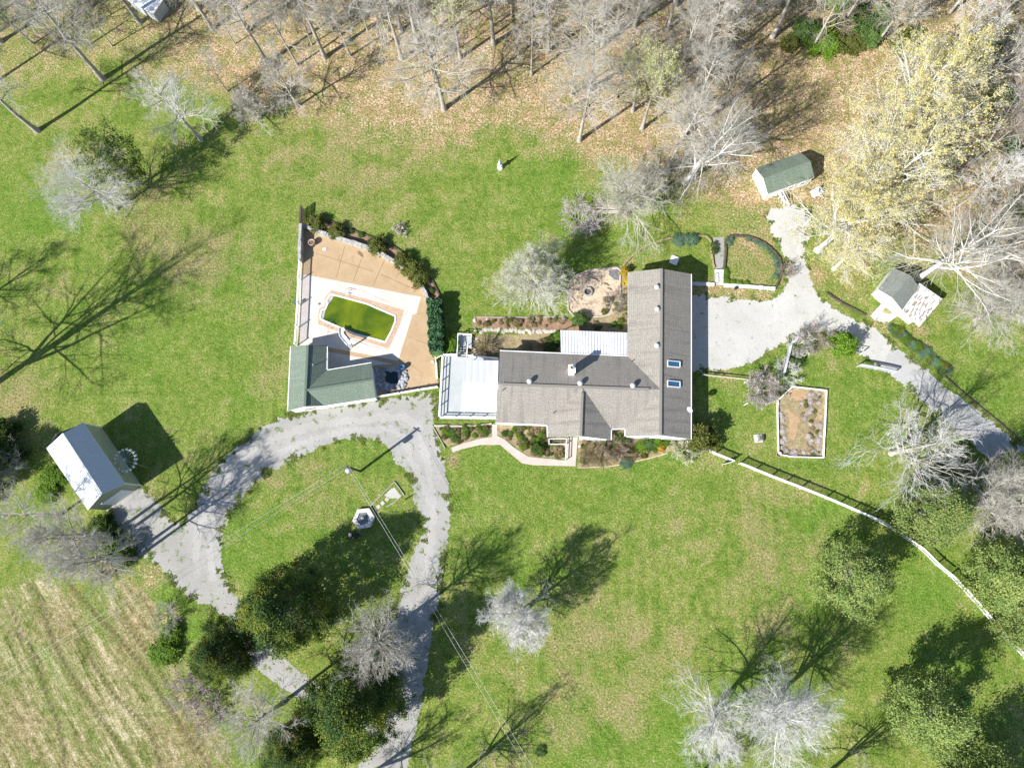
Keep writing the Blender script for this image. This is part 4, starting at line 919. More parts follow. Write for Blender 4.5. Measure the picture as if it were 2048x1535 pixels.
if area2(ho) < 0: ho = ho[::-1]; hi = hi[::-1]
b = MB(); vs = [x+Vector((0, 0, z)) for z, r0 in ((0, ho), (HZ, ho), (HZ, hi), (.2, hi)) for x in r0]
b.add(vs, [(k*6+i, k*6+(i+1) % 6, k*6+6+(i+1) % 6, k*6+6+i) for k in range(3) for i in range(6)]); b.build('rim', 'conc', bz)
b = MB(); b.add([x+Vector((0, 0, .36)) for x in hi], [tuple(range(6))]); b.build('basin_water', 'basinwater', bz)
b = MB(); b.lathe(hc+Vector((0, 0, .2)), [(.25, 0), (.12, .1), (.08, .5), (.22, .55), (.2, .6), (.04, .62), (.03, .75)], 12); b.build('fountain', 'palestone', bz)
for i, (u, v) in enumerate(((757, 1012.7), (765, 1005.5), (774, 998.3))):
    b = MB(); p = P(u, v); b.box(p+Vector((0, 0, .03)), (.5, .5, .06), math.radians(40+i*5))
    tag(b.build('stepping_stone', 'palestone'), ['square pale stepping stone nearest the hexagonal basin', 'middle square stepping stone of the path to the basin', 'square stepping stone nearest the pale gravel patch'][i], 'stepping stone', 'stepping stones to the basin')
b = MB()
for ln in ([(739, 1014), (765, 988), (789.5, 963)], [(790, 964), (799, 976), (808.5, 990)], [(774, 1013), (790, 1003), (802, 993)]):
    l_ = PX(ln); strip(b, l_, .12, .0, .16)
tag(b.build('path_edging', 'greywood'), 'grey timber edging around the stepping stone path', 'edging')
b = MB(); b.beam(P(810, 998.5), P(810, 998.5, .9), .12, .12); b.beam(P(810, 998.5, .85), P(807, 1001, .85), .06, .06)
tag(b.build('wooden_post', 'darkwood'), 'short dark wooden post beside the end of the stepping stone path', 'post')
for (u, v, lb) in ((701.7, 1070, 'black iron cauldron with pale contents under the tree shadow'), (714.5, 1071, 'plain black iron cauldron beside the pale-filled one')):
    ck = thing('cauldron', lb, 'cauldron', P(u, v), 'cauldrons below the basin')
    b = MB(); b.lathe(P(u, v), [(.1, .08), (.33, .2), (.42, .42), (.38, .62), (.34, .66), (.38, .72), (.33, .72), (.3, .6)], 16); b.build('bowl', 'black', ck, smooth=True)
    b = MB()
    for k in range(3): a_ = k*2.09; b.tube([P(u, v)+Vector((.22*math.cos(a_), .22*math.sin(a_), .22)), P(u, v)+Vector((.27*math.cos(a_), .27*math.sin(a_), 0))], .035, 6)
    b.build('legs', 'black', ck)
    if u < 705: b = MB(); b.lathe(P(u, v)+Vector((0, 0, .5)), [(.3, 0), (.28, .1), (.1, .16)], 10); b.build('filling', 'palestone', ck)
# pool slide
sl = thing('pool_slide', 'curved white slide at the lower edge of the green pool', 'slide', P(690, 672))
cl_ = [(683.5, 655, .55), (682, 664, .75), (684, 671, 1.05), (689, 677, 1.4), (694, 683, 1.75), (698, 688, 2.0)]
cp = chaikin([P(u, v, h) for u, v, h in cl_], 2); b = MB()
for i in range(len(cp)-1):
    d = (cp[i+1]-cp[i]); s_ = Vector((d.y, -d.x, 0)).normalized(); d2 = (cp[min(i+2, len(cp)-1)]-cp[i+1]); s2_ = Vector((d2.y, -d2.x, 0)).normalized() if d2.length > 1e-6 else s_
    w_ = .32; prof = [(-w_, .22), (-w_*.8, .02), (w_*.8, .02), (w_, .22), (w_*1.15, .22), (w_*.85, -.04), (-w_*.85, -.04), (-w_*1.15, .22)]
    vs = [cp[i]+s_*x+Vector((0, 0, z)) for x, z in prof]+[cp[i+1]+s2_*x+Vector((0, 0, z)) for x, z in prof]
    b.add(vs, [(j, (j+1) % 8, 8+(j+1) % 8, 8+j) for j in range(8)])
b.build('chute', 'white', sl, recalc=True)
b = MB(); d = (P(702, 692)-P(698, 688)).normalized(); s_ = Vector((d.y, -d.x, 0))
for sg in (-.28, .28):
    b.tube([P(703.5, 693.5, 0)+s_*sg, P(698.5, 688, 2.0)+s_*sg, P(697, 686, 2.7)+s_*sg, P(694, 683, 2.5)+s_*sg, P(690.5, 679, 1.6)+s_*sg], .03, 6)
    b.tube([P(690, 678, 0)+s_*sg, P(690, 678, 1.4)+s_*sg], .03, 6)
b.build('handrail', 'white', sl)
for i in range(6):
    z = .25+i*.32; c = lerp(P(703.5, 693.5, 0), P(698.5, 688, 2.0), z/2.0); b = MB(); b.beam(c-s_*.28, c+s_*.28, .16, .04); b.build('rung', 'white', sl)
for (u, v, du, dv, lb) in ((695, 589, 3, -9, 'steel pool ladder at the upper edge of the green water'), (664, 648, -6, 7, 'steel pool ladder at the lower left edge of the water')):
    b = MB(); a0, a1 = P(u, v), P(u+du, v+dv); d = (a1-a0).normalized(); s_ = Vector((d.y, -d.x, 0))*.28
    for sg in (-1, 1): b.tube([a0+s_*sg, a0+s_*sg+Vector((0, 0, .7)), lerp(a0, a1, .4)+s_*sg+Vector((0, 0, .85)), a1+s_*sg+Vector((0, 0, .5)), a1+s_*sg+Vector((0, 0, .03))], .025, 6)
    for z in (.08, .35): b.beam(a0-s_+Vector((0, 0, z)), a0+s_+Vector((0, 0, z)), .09, .03)
    tag(b.build('pool_ladder', 'galv'), lb, 'pool ladder')
for (u, v, lb) in ((639, 607.5, 'round brown drain cover on the white paving left of the pool'),):
    b = MB(); b.lathe(P(u, v)+Vector((0, 0, .034)), [(.2, 0), (.2, .02), (.15, .03)], 16); tag(b.build('drain_cover', 'stain'), lb, 'drain cover')
b = MB(); b.lathe(P(649, 498)+Vector((0, 0, .03)), [(.2, 0), (.26, .03), (.22, .05)], 14); tag(b.build('skimmer_lid', 'white'), 'small round white lid lying on the tan court', 'lid')
ur = thing('urn', 'large pinkish clay urn in the corner shadow of the stone wall', 'planter', P(626, 488))
b = MB(); b.lathe(P(626, 488)+Vector((0, 0, .03)), [(.25, 0), (.4, .25), (.5, .55), (.46, .75), (.5, .8), (.42, .8), (.36, .6)], 20); b.build('pot', 'terracotta', ur, smooth=True)
b = MB(); b.lathe(P(626, 488)+Vector((0, 0, .6)), [(.36, 0), (.3, .08), (.1, .1)], 14); b.build('soil', 'soot', ur)
b = MB(); b.lathe(P(739.5, 503)+Vector((0, 0, .03)), [(.13, 0), (.2, .2), (.2, .3), (.16, .3), (.14, .2)], 12); tag(b.build('flower_pot', 'black'), 'small black pot at the foot of the retaining wall', 'pot')
b = MB(); b.lathe(P(807, 735)+Vector((0, 0, .03)), [(.3, 0), (.38, .2), (.38, .6), (.3, .75), (.24, .75), (.24, .6)], 16); tag(b.build('barrel', 'bluepaint', smooth=True), 'round dark blue barrel at the corner of the rock pond', 'barrel')
chp = thing('patio_chair', 'small wooden chair standing near the white pool gate', 'chair', P(866, 725))
cz = P(866, 725); b = MB(); b.box(cz+Vector((0, 0, .43)), (.5, .5, .05)); b.build('seat', 'wood', chp)
b = MB(); b.box(cz+Vector((.22, 0, .75)), (.05, .5, .55)); b.build('backrest', 'wood', chp)
for x, y in ((-.22, -.22), (.22, -.22), (.22, .22), (-.22, .22)): b = MB(); b.beam(cz+Vector((x, y, .03)), cz+Vector((x, y, .42)), .05, .05); b.build('leg', 'wood', chp)
# pond with its ring of rocks
b = MB(); b.prism(PX([(770, 742), (795, 741), (796, 766), (787, 769), (772, 765)]), .04, .10)
tag(b.build('garden_pond', 'pond'), 'small dark pond edged with grey boulders beside the pool house', 'pond')
def rock_mesh(seed, flat=.7):
    rng = random.Random(seed); bm = bmesh.new(); bmesh.ops.create_icosphere(bm, subdivisions=2, radius=.5)
    for v_ in bm.verts:
        w_ = mnoise.noise(v_.co*2.2+Vector((seed*3.1, 0, 0)))*.35+mnoise.noise(v_.co*5+Vector((0, seed, 0)))*.12
        v_.co *= 1+w_; v_.co.z *= flat; v_.co.x *= 1.15
        if v_.co.z < -.2: v_.co.z = -.2
    me = bpy.data.meshes.new('rock'); bm.to_mesh(me); bm.free(); return me
RK = [rock_mesh(i) for i in range(5)]
for m_ in RK: m_.materials.append(M['rock'])
RKP = [rock_mesh(i+20, .55) for i in range(4)]
for m_ in RKP: m_.materials.append(M['palestone'])
def place_mesh(name, me, p, s, rz, label, cat, group=None):
    o = bpy.data.objects.new(name, me); col.objects.link(o); o.location = p; o.scale = s if isinstance(s, tuple) else (s, s, s); o.rotation_euler = (0, 0, rz); return tag(o, label, cat, group)
rng = random.Random(3); pts_ = []
for _ in range(900):
    u, v = rng.uniform(746, 812), rng.uniform(734, 784)
    if v < 738+(770-u)*.12 or v > 783-(u-750)*.13 or (769 < u < 797 and 741 < v < 768.5) or (u > 806 and v < 742): continue
    if all((u-a_)**2+(v-c_)**2 > 19 for a_, c_ in pts_): pts_.append((u, v))
for u, v in pts_:
    place_mesh('rock', RK[rng.randrange(5)], P(u, v)+Vector((0, 0, .1)), rng.uniform(.38, .72), rng.uniform(0, 6.3), 'rough grey boulder piled around the small dark pond', 'rock', 'boulders around the pond')
for i, (u, v, s_, lb) in enumerate(((1197, 413, .75, 'pale tan boulder at the left end behind the stone bench'), (1208, 412.5, .85, 'cream boulder in the middle behind the stone bench'), (1221, 412.5, .8, 'whitish boulder at the right end behind the stone bench'))):
    place_mesh('boulder', RKP[i], P(u, v)+Vector((0, 0, .15)), s_*1.1, i*1.3, lb, 'boulder', 'boulders behind the bench')
bc = thing('stone_bench', 'long pale stone bench under the grey spreading tree', 'bench', P(1211, 424))
b = MB(); b.beam(P(1184, 423, .45), P(1238.5, 423.5, .45), .45, .12); b.build('seat', 'palestone', bc)
for u in (1189, 1211, 1233): b = MB(); b.box(P(u, 424, .2), (.3, .4, .4)); b.build('leg', 'palestone', bc)
ob = thing('garden_obelisk', 'slender white garden obelisk standing alone on the upper lawn', 'garden ornament', P(1000.5, 336))
c = P(1000.5, 336); b = MB(); b.lathe(c, [(.42, 0), (.42, .35), (.3, .45), (.26, 1.05), (.36, 1.12), (.36, 1.2)], 8); b.build('pedestal', 'white', ob)
b = MB(); b.lathe(c+Vector((0, 0, 1.2)), [(.2, 0), (.28, .12), (.13, .28), (.22, .45), (.2, .62), (.1, .75), (.14, .9), (.05, 1.2), (.02, 1.5)], 12); b.build('finial', 'greymetal', ob, smooth=True)
# fire pit in the gravel area
fp_ = thing('fire_ring', 'round grey block fire ring in the pea gravel area', 'fire pit', P(1175, 584))
b = MB()
for i in range(14):
    a_ = 2*math.pi*i/14; c = P(1175.5, 584)+Vector((.58*math.cos(a_), .58*math.sin(a_), .17)); b.box(c, (.2, .24, .34), a_)
b.build('ring_blocks', 'stone', fp_)
b = MB(); b.lathe(P(1175.5, 584), [(.48, .03), (.4, .08), (.1, .12)], 16); b.build('ash_bed', 'soot', fp_)
for (u0, v0, u1, v1, lb) in ((1186, 556, 1197, 562, 'brown stick on the pea gravel above the fire ring'), (1208, 566, 1218, 571, 'thin brown stick on the pea gravel right of the fire ring'), (1214, 576, 1224, 580, 'brown log piece lying lower right of the fire ring'), (1174, 550, 1184, 547, 'dark short log near the upper edge of the pea gravel')):
    b = MB(); b.tube([P(u0, v0, .1), lerp(P(u0, v0, .1), P(u1, v1, .08), .5)+Vector((.03, .05, .03)), P(u1, v1, .08)], [.06, .07, .04], 6); tag(b.build('stick', 'darkwood'), lb, 'stick', 'sticks on the pea gravel')
b = MB(); b.box(P(1348, 521)+Vector((0, 0, .16)), (1.15, 1.25, .1), math.radians(-24)); b.box(P(1348, 521)+Vector((0, 0, .055)), (.9, 1.0, .11), math.radians(-24))
tag(b.build('cover_board', 'white'), 'square white board half in the shadow of the house gable', 'board')
gr = thing('fire_grill', 'dark grill grate on a small concrete slab in the east lawn', 'grill', P(1518, 876))
b = MB(); b.box(P(1516.5, 876.5)+Vector((0, 0, .05)), (1.15, 1.1, .1), .1); b.build('slab', 'conc', gr)
b = MB(); c = P(1520, 877)
for i in range(6): b.beam(c+Vector((-.4, -.35+i*.13, .38)), c+Vector((.35, -.3+i*.13, .38)), .05, .04)
for x, y in ((-.38, -.35), (.34, -.3), (.34, .36), (-.38, .32)): b.beam(c+Vector((x, y, .1)), c+Vector((x, y, .38)), .06, .06)
b.beam(c+Vector((.36, -.35, .3)), c+Vector((.36, .4, .3)), .06, .3); b.build('grate', 'darkwood', gr)
b = MB(); b.lathe(P(1556, 908.5), [(.25, 0), (.36, .4), (.4, .5), (.34, .5), (.28, .3)], 16); b.lathe(P(1556, 908.5)+Vector((0, 0, .25)), [(.28, 0), (.2, .06), (.05, .08)], 10, 1)
tag(b.build('flower_pot', ['terracotta', 'soot']), 'terracotta pot at the lower left corner of the vegetable bed', 'pot')
b = MB(); b.lathe(P(1471, 577), [(.2, 0), (.24, .3), (.2, .5), (.16, .5)], 10); tag(b.build('bucket', 'black'), 'small black bucket below the wall of the dry grass bed', 'bucket')
b = MB(); b.box(P(1632, 386)+Vector((0, 0, .35)), (1.5, 1.1, .5), .5); b.beam(P(1634, 374, .5), P(1650, 400, .9), .06, .06); b.add([P(1624, 388, .62), P(1640, 393, .62), P(1637, 376, 1.1)], [(0, 1, 2)]); b.lathe(P(1626, 391)+Vector((0, 0, 0)), [(.2, 0), (.22, .1), (.1, .12)], 10)
tag(b.build('garden_cart', 'tarp'), 'white tarp-covered garden cart beside the green roofed shed', 'cart')
ss = thing('lawn_swing', 'red canopied lawn swing with white frame beneath the yellow oak', 'swing', P(1672, 436))
b = MB(); c = P(1673, 428)
for i in range(8):
    a0, a1 = math.pi*i/8, math.pi*(i+1)/8
    b.add([c+Vector((-.75*math.cos(x), y, 1.5+.45*math.sin(x))) for y in (-.45, .45) for x in (a0, a1)], [(0, 1, 3, 2)])
    b.add([c+Vector((-.75*math.cos(x), y, 1.46+.45*math.sin(x))) for y in (-.45, .45) for x in (a0, a1)], [(2, 3, 1, 0)])
b.build('canopy', 'red', ss)
b = MB()
for x in (-.75, .75):
    for y in (-.45, .45): b.beam(c+Vector((x, y*1.6, 0)), c+Vector((x, y, 1.5)), .07, .07)
for y in (-.1, -.25, -.4, -.6): b.beam(c+Vector((-.7, y, .5)), c+Vector((.7, y, .5)), .12, .04)
b.build('frame', 'white', ss)
# flat stones on the path north of the house
rng = random.Random(5)
for i in range(22):
    u, v = 963+i*7.0+rng.uniform(-1.5, 1.5), 661+rng.uniform(-2.5, 2.5)+i*.05
    if u > 1118: break
    place_mesh('flagstone', RKP[i % 4], P(u, v)+Vector((0, 0, .03)), (rng.uniform(.5, .8), rng.uniform(.45, .7), .28), rng.uniform(0, 6), 'flat pale flagstone of the rustic path north of the house', 'flagstone', 'flagstones of the back path')
for u, v in ((949, 640), (975, 639), (1003, 641), (974, 650), (1056, 649), (1060, 662), (950, 660), (945, 693), (950, 700), (953, 708), (946, 709), (949, 684), (955, 678), (1130, 678), (1110, 688), (1116, 695), (1108, 700)):
    place_mesh('garden_stone', RKP[rng.randrange(4)], P(u, v)+Vector((0, 0, .06)), (.55, .5, .45), rng.uniform(0, 6), 'rough pale stone set in the bed between deck stairs and patio', 'stone', 'stones in the back bed')
b = MB(); b.box(P(597, 610)+Vector((-.1, 0, .9)), (.35, .5, .25), .3); b.tube([P(597, 610)+Vector((-.1, 0, 0)), P(597, 610)+Vector((-.1, 0, .8))], .04, 6)
tag(b.build('hose_box', 'bluepaint'), 'small light blue box outside the west pool fence', 'box')

# ================================================================ TREES AND PLANTS
def unit(a): return a/np.maximum(np.linalg.norm(a, axis=-1, keepdims=True), 1e-9)
def grow(st, d, L, r0, r1, nseg, wob, up, rng):
    n = len(L); pts = np.zeros((n, nseg+1, 3)); pts[:, 0] = st; cur = unit(d); upv = np.array([0, 0, 1.0])
    for i in range(nseg):
        cur = unit(cur+wob*rng.normal(size=(n, 3))+up*upv); pts[:, i+1] = pts[:, i]+cur*(L/nseg)[:, None]
    t = np.linspace(0, 1, nseg+1)[None]
    return pts, r0[:, None]+(r1-r0)[:, None]*t**.9
def kids(pts, rad, L, k, t0, t1, ang, ratio, rr, rng, tfall=.5, flat=0.0):
    n, m, _ = pts.shape; t = t0+(t1-t0)*(np.arange(k)[None]+rng.random((n, k)))/k; x = t*(m-1)
    i = np.minimum(x.astype(int), m-2); f = x-i; ii = np.arange(n)[:, None]
    a, b = pts[ii, i], pts[ii, i+1]; st = (a+(b-a)*f[..., None]).reshape(-1, 3); tan = unit(b-a).reshape(-1, 3)
    rp = (rad[ii, i]+(rad[ii, i+1]-rad[ii, i])*f).reshape(-1)
    w = rng.normal(size=tan.shape); w[:, 2] *= (1-flat); w = unit(w-tan*np.sum(w*tan, -1, keepdims=True))
    an = ang*(.7+.6*rng.random(len(tan)))[:, None]
    d = tan*np.cos(an)+w*np.sin(an)
    Lc = (L[:, None]*ratio*(1-tfall*t)*(.6+.8*rng.random((n, k)))).reshape(-1)
    return st, d, Lc, rp*rr
def tubes(pts, rad, sides):
    n, m, _ = pts.shape; tan = np.gradient(pts, axis=1); tan = unit(tan)
    ref = np.where(np.abs(tan[:, :1, 2:3]) > .8, np.array([1.0, 0, 0]), np.array([0, 0, 1.0])); ref = np.broadcast_to(ref, tan.shape)
    e1 = unit(np.cross(tan, ref)); e2 = np.cross(tan, e1); a = np.arange(sides)*2*np.pi/sides
    V = pts[:, :, None]+rad[:, :, None, None]*(e1[:, :, None]*np.cos(a)[:, None]+e2[:, :, None]*np.sin(a)[:, None])
    idx = np.arange(n*m*sides).reshape(n, m, sides); A, B = idx[:, :-1], idx[:, 1:]
    Qd = np.stack([A, np.roll(A, -1, 2), np.roll(B, -1, 2), B], -1).reshape(-1, 4)
    return V.reshape(-1, 3), Qd
def cards(c, size, rng, asp=1.6, outward=None, tilt=1.0):
    n = len(c); nrm = unit(rng.normal(size=(n, 3))*tilt+(outward if outward is not None else np.array([0, 0, .4])))
    a = unit(np.cross(nrm, unit(rng.normal(size=(n, 3))))); b = np.cross(nrm, a); s = (size*(.6+.8*rng.random(n)))[:, None]
    V = np.stack([c-a*s*asp*.5-b*s*.5, c+a*s*asp*.5-b*s*.5, c+a*s*asp*.35+b*s*.5, c-a*s*asp*.35+b*s*.5], 1).reshape(-1, 3)
    return V, np.arange(n*4).reshape(n, 4)
class Acc:
    def __init__(s): s.V = []; s.Q = []; s.mi = []; s.k = 0
    def add(s, V, Qd, mi=0): s.V.append(V); s.Q.append(Qd+s.k); s.k += len(V); s.mi.append(np.full(len(Qd), mi)); return s
    def mesh(s, name, mats): return raw_mesh(name, np.concatenate(s.V), np.concatenate(s.Q), mats, np.concatenate(s.mi))

def bare_tree(seed, h, R, tr, fork=.4, limbs=14, k2=6, k3=5, k4=4, lean=(0, 0), upright=.5, twig=1.0, forks=0, buds=0, budmat='bud', budsize=.16, twmat='twig', bark='bark', top=.92, wob=.05):
    """leafless broadleaf tree: returns (trunk mesh, crown mesh)"""
    rng = np.random.default_rng(seed); tk, cr = Acc(), Acc(); one = np.ones(1)
    d0 = np.array([[lean[0]*.55/h, lean[1]*.55/h, 1.0]])
    pts, rad = grow(np.array([[0, 0, -.15]]), d0, one*h*top, one*tr*1.05, one*tr*.16, 12, wob*.3, .02, rng)
    pts[0, :, :2] += (np.linspace(0, 1, 13)**1.4)[:, None]*np.array(lean)[None]*.45
    rad[0, 0] *= 1.5
    tk.add(*tubes(pts, rad, 9))
    prs = [(pts, rad, one*h)]
    if forks:
        st, d, L, r0 = kids(pts, rad, one*h, forks, fork*.8, fork*1.25, .5, .62, .75, rng, .3)
        fp_, fr = grow(st, d, L, r0, r0*.2, 8, .07, .09, rng); tk.add(*tubes(fp_, fr, 7)); prs.append((fp_, fr, L))
    P1 = []
    for pi, (pp, rr, LL) in enumerate(prs):
        n = len(LL); k = limbs if pi == 0 else max(4, limbs//2)
        t = np.sort(fork+(1-fork)*rng.random((n, k))**.9, 1) if pi == 0 else .2+.8*rng.random((n, k))
        x = t*(pp.shape[1]-1); i = np.minimum(x.astype(int), pp.shape[1]-2); f = x-i; ii = np.arange(n)[:, None]
        st = (pp[ii, i]+(pp[ii, i+1]-pp[ii, i])*f[..., None]).reshape(-1, 3); rp = (rr[ii, i]+(rr[ii, i+1]-rr[ii, i])*f).reshape(-1)
        tt = t.reshape(-1); az = (np.arange(n*k)*2.4+rng.random(n*k)*1.2); el = np.clip(upright*.6+(tt-fork)*1.0+.25*rng.normal(size=n*k), -.15, 1.3)
        d = np.stack([np.cos(az)*np.cos(el), np.sin(az)*np.cos(el), np.sin(el)], -1)
        s = (tt-fork)/(1-fork) if pi == 0 else tt
        L = R*(1.05-.55*np.clip(s, 0, 1)**1.3)*(.65+.5*rng.random(n*k)); r0 = np.minimum(rp*.66, .0125*L+.022)
        P1.append(grow(st, d, L, r0, r0*.22+.004, 7, .11, .035*upright, rng)+(L,))
    p1, r1, L1 = (np.concatenate([q[j] for q in P1]) for j in range(3))
    tk.add(*tubes(p1, r1, 5))
    st, d, L2, r0 = kids(p1, r1, L1, k2, .15, .98, .75, .55, .6, rng); r0 = np.maximum(r0, .014*twig)
    p2_, r2_ = grow(st, d, L2, r0, r0*.4, 5, .13, .03, rng); cr.add(*tubes(p2_, r2_, 4))
    st, d, L3, r0 = kids(p2_, r2_, L2, k3, .15, 1, .7, .6, .7, rng); r0 = np.maximum(r0, .011*twig)
    p3, r3 = grow(st, d, L3, r0, r0*.5, 3, .14, .03, rng); cr.add(*tubes(p3, r3, 3))
    if k4:
        st, d, L4, r0 = kids(p3, r3, L3, k4, .1, 1, .65, .75, .8, rng, .3); r0 = np.maximum(r0*.9, .0085*twig)
        p4, r4 = grow(st, d, np.maximum(L4, .28), r0, r0*.5, 2, .12, .02, rng); cr.add(*tubes(p4, r4, 3))
    else: p4 = p3
    if buds:
        c = p4[:, 1:].reshape(-1, 3); c = c[rng.integers(0, len(c), buds)]+rng.normal(size=(buds, 3))*.12
        cr.add(*cards(c, np.full(buds, budsize), rng, 1.3), mi=1)
    return tk.mesh('trunk', [bark]), cr.mesh('crown', [twmat, budmat] if buds else [twmat])

def foliage_tree(seed, h, R, base=.08, n=190, m=85, leaf=.17, csize=.7, shape='cedar', mat='cedar', tr=.22, inner=.35, bark='barkdark', lump=.28, gaps=.12):
    rng = np.random.default_rng(seed); tk, cr = Acc(), Acc(); one = np.ones(1)
    pts, rad = grow(np.array([[0, 0, -.1]]), np.array([[0, 0, 1.0]]), one*h*.9, one*tr, one*tr*.15, 8, .03, .05, rng); tk.add(*tubes(pts, rad, 8))
    z = rng.random(n)**(.85); az = rng.random(n)*2*np.pi
    prof = {'cedar': np.sin(np.pi*np.clip(.12+z*.88, 0, 1))**.75*(1-.25*z), 'cone': (1-z)**.8+.06, 'round': np.sqrt(np.clip(1-(2*z-1)**2, 0, 1))*.97+.03}[shape]
    lob = 1+lump*np.sin(az*3+seed)*np.sin(z*7+seed*1.7)+lump*.7*np.sin(az*5+seed*2.1+z*4)
    rr = R*prof*lob*np.where(rng.random(n) < inner, .35+.5*rng.random(n), .86+.2*rng.random(n))
    c = np.stack([np.cos(az)*rr, np.sin(az)*rr, h*(base+(1-base)*z)], -1)
    keep = rng.random(n) > gaps; c, rr, az = c[keep], rr[keep], az[keep]
    ctr = np.array([0, 0, h*.45]); o = unit(c-ctr)
    st = np.stack([np.zeros(len(c)), np.zeros(len(c)), np.clip(c[:, 2]-rr*.35, h*.05, h*.85)], -1)
    v = c-st; L = np.linalg.norm(v, axis=1); bp, br = grow(st, v, L*.95, np.full(len(L), tr*.16), np.full(len(L), .015), 4, .05, .0, rng); tk.add(*tubes(bp, br, 4))
    cs = csize*(.6+.8*rng.random(len(c)))
    lc = c[:, None]+rng.normal(size=(len(c), m, 3))*cs[:, None, None]*np.array([.55, .55, .38])+o[:, None]*(rng.random((len(c), m, 1))*cs[:, None, None]*.6)
    on_ = np.repeat(o, m, 0)+np.array([0, 0, .35]); lc = lc.reshape(-1, 3); lc[:, 2] = np.maximum(lc[:, 2], .05)
    cr.add(*cards(lc, np.full(len(lc), leaf), rng, 1.9, on_, .75))
    return tk.mesh('trunk', [bark]), cr.mesh('crown', [mat])

def plant_tree(name, meshes, u, v, label, cat='tree', rz=0, s=1.0, group=None, sz=None):
    t = thing(name, label, cat, P(u, v), group)
    for me, nm in zip(meshes, ('trunk', 'crown')):
        o = bpy.data.objects.new(nm, me); col.objects.link(o); o.parent = t
    t.rotation_euler = (0, 0, rz); t.scale = (s, s, sz or s); return t

where = lambda u, v: 'about %d percent across and %d percent down the photo' % (min(100, round(u/20.48)), max(0, round(v/15.35)))
GW = 'bare woodland trees along the top'
# forest trees: shared shapes, each one set down by itself
FT = [bare_tree(100+i, 20, 5.3+.5*(i % 3), .34, .36+.06*(i % 3), 22, 8, 6, 4, upright=.6, wob=.07, twig=.95) for i in range(6)]
FS = [bare_tree(140+i, 12, 3.0, .13, .3, 16, 7, 6, 3, upright=.7, wob=.08, twig=1.0) for i in range(4)]
FG = [bare_tree(160+i, 19, 5.0, .27, .40, 17, 7, 6, 3, upright=.7, wob=.09, twig=1.1, buds=3600, budmat='budgreen', budsize=.10) for i in range(2)]
def forest(kind, k, u, v, label, rz, s=1.0, name='bare_tree', group=GW): plant_tree(name, kind[k], u, v, label, rz=rz, s=s, group=group)
forest(FT, 0, 75, 262, 'thick bare tree at the left edge rooted where leaf litter meets the lawn', .3, 1.05)
forest(FS, 0, 17, 50, 'slim bare tree nearest the top left corner', 1.1, 1.1)
forest(FT, 1, 205, 158, 'very thick bare tree leaning over the clearing at upper left', 2.2, 1.12)
forest(FS, 1, 67, 88, 'thin bare tree just right of the top left corner tree', .7, 1.1)
forest(FS, 2, 225, 93, 'thin bare sapling left of the pale outbuilding roof', 2.0, .9)
forest(FT, 2, 280, 45, 'dark trunked bare tree touching the lower corner of the pale outbuilding', 4.0)
forest(FT, 3, 497, 60, 'stout bare tree on bare tan litter right of the pale outbuilding', 5.0, 1.0)
forest(FS, 3, 470, 88, 'thin bare sapling directly below the stout tree right of the outbuilding', 3.0, .85)
forest(FS, 0, 455, 183, 'thin bare sapling at the litter edge above the small twiggy tree', 4.2, .8)
forest(FT, 4, 650, 115, 'tall pale bare tree with a sapling close at its left side', 1.5)
forest(FS, 1, 624, 90, 'thin sapling close against the tall pale bare tree', 5.2, .9)
forest(FS, 2, 690, 22, 'slim bare tree at the top edge between two tall pale trunks', .4, 1.1)
forest(FT, 5, 803, 117, 'tall pale bare trunk directly upper left of the wide low-branched tree', 3.4)
forest(FG, 0, 921, 115, 'tall tree with greenish buds above the wide low-branched tree', 1.0)
forest(FS, 3, 1023, 35, 'thin bare sapling at the top edge in the middle of the picture', 2.5, .85)
forest(FT, 1, 1097, 102, 'bare tree with a mossy grey trunk at the top middle', 5.6, .95)
forest(FT, 2, 1180, 180, 'tall white-barked bare tree above the wide tree at the lawn edge', 3.0)
forest(FT, 0, 1232, 62, 'bare tree with short white trunk at the top right of the middle', .9, .95)
forest(FG, 1, 1266, 222, 'slender tree with greenish buds and crooked trunk', 2.9, .9)
forest(FG, 0, 1284, 257, 'taller budding tree standing just below the crooked budding one', 4.4, .98)
forest(FT, 3, 1367, 272, 'bare tree leaning right between the budding pair and the leaning white tree', 1.9)
forest(FT, 4, 1332, 345, 'tall bare tree with a smooth white trunk left of the green roofed shed', 4.9, 1.0)
forest(FT, 5, 1545, 74, 'bare tree with a dark mossy trunk beside the green undergrowth', 2.4)
forest(FS, 2, 140, 22, 'thin bare tree by the top edge left of the pale outbuilding', 1.6, 1.1)
forest(FT, 3, 398, 18, 'bare tree at the top edge just right of the pale outbuilding', 2.6, .95)
forest(FS, 0, 735, 60, 'thin bare sapling between two tall pale trunks near the top', .3, 1.0)
forest(FS, 1, 985, 52, 'thin bare sapling right of the tall tree with greenish buds', 2.2, 1.0)
forest(FT, 5, 1335, 60, 'bare tree near the top between the budding pair and the mossy trunk', .2, .9)
forest(FT, 2, 1440, 120, 'bare tree in the open litter left of the green undergrowth', 1.2, .9)
forest(FS, 3, 1478, 40, 'thin bare tree at the top edge left of the dark mossy trunk', 5.1, 1.15)
rng = random.Random(21); used = [(o.location.x, o.location.y) for o in col.objects if o.get('group') == GW]; k = 0
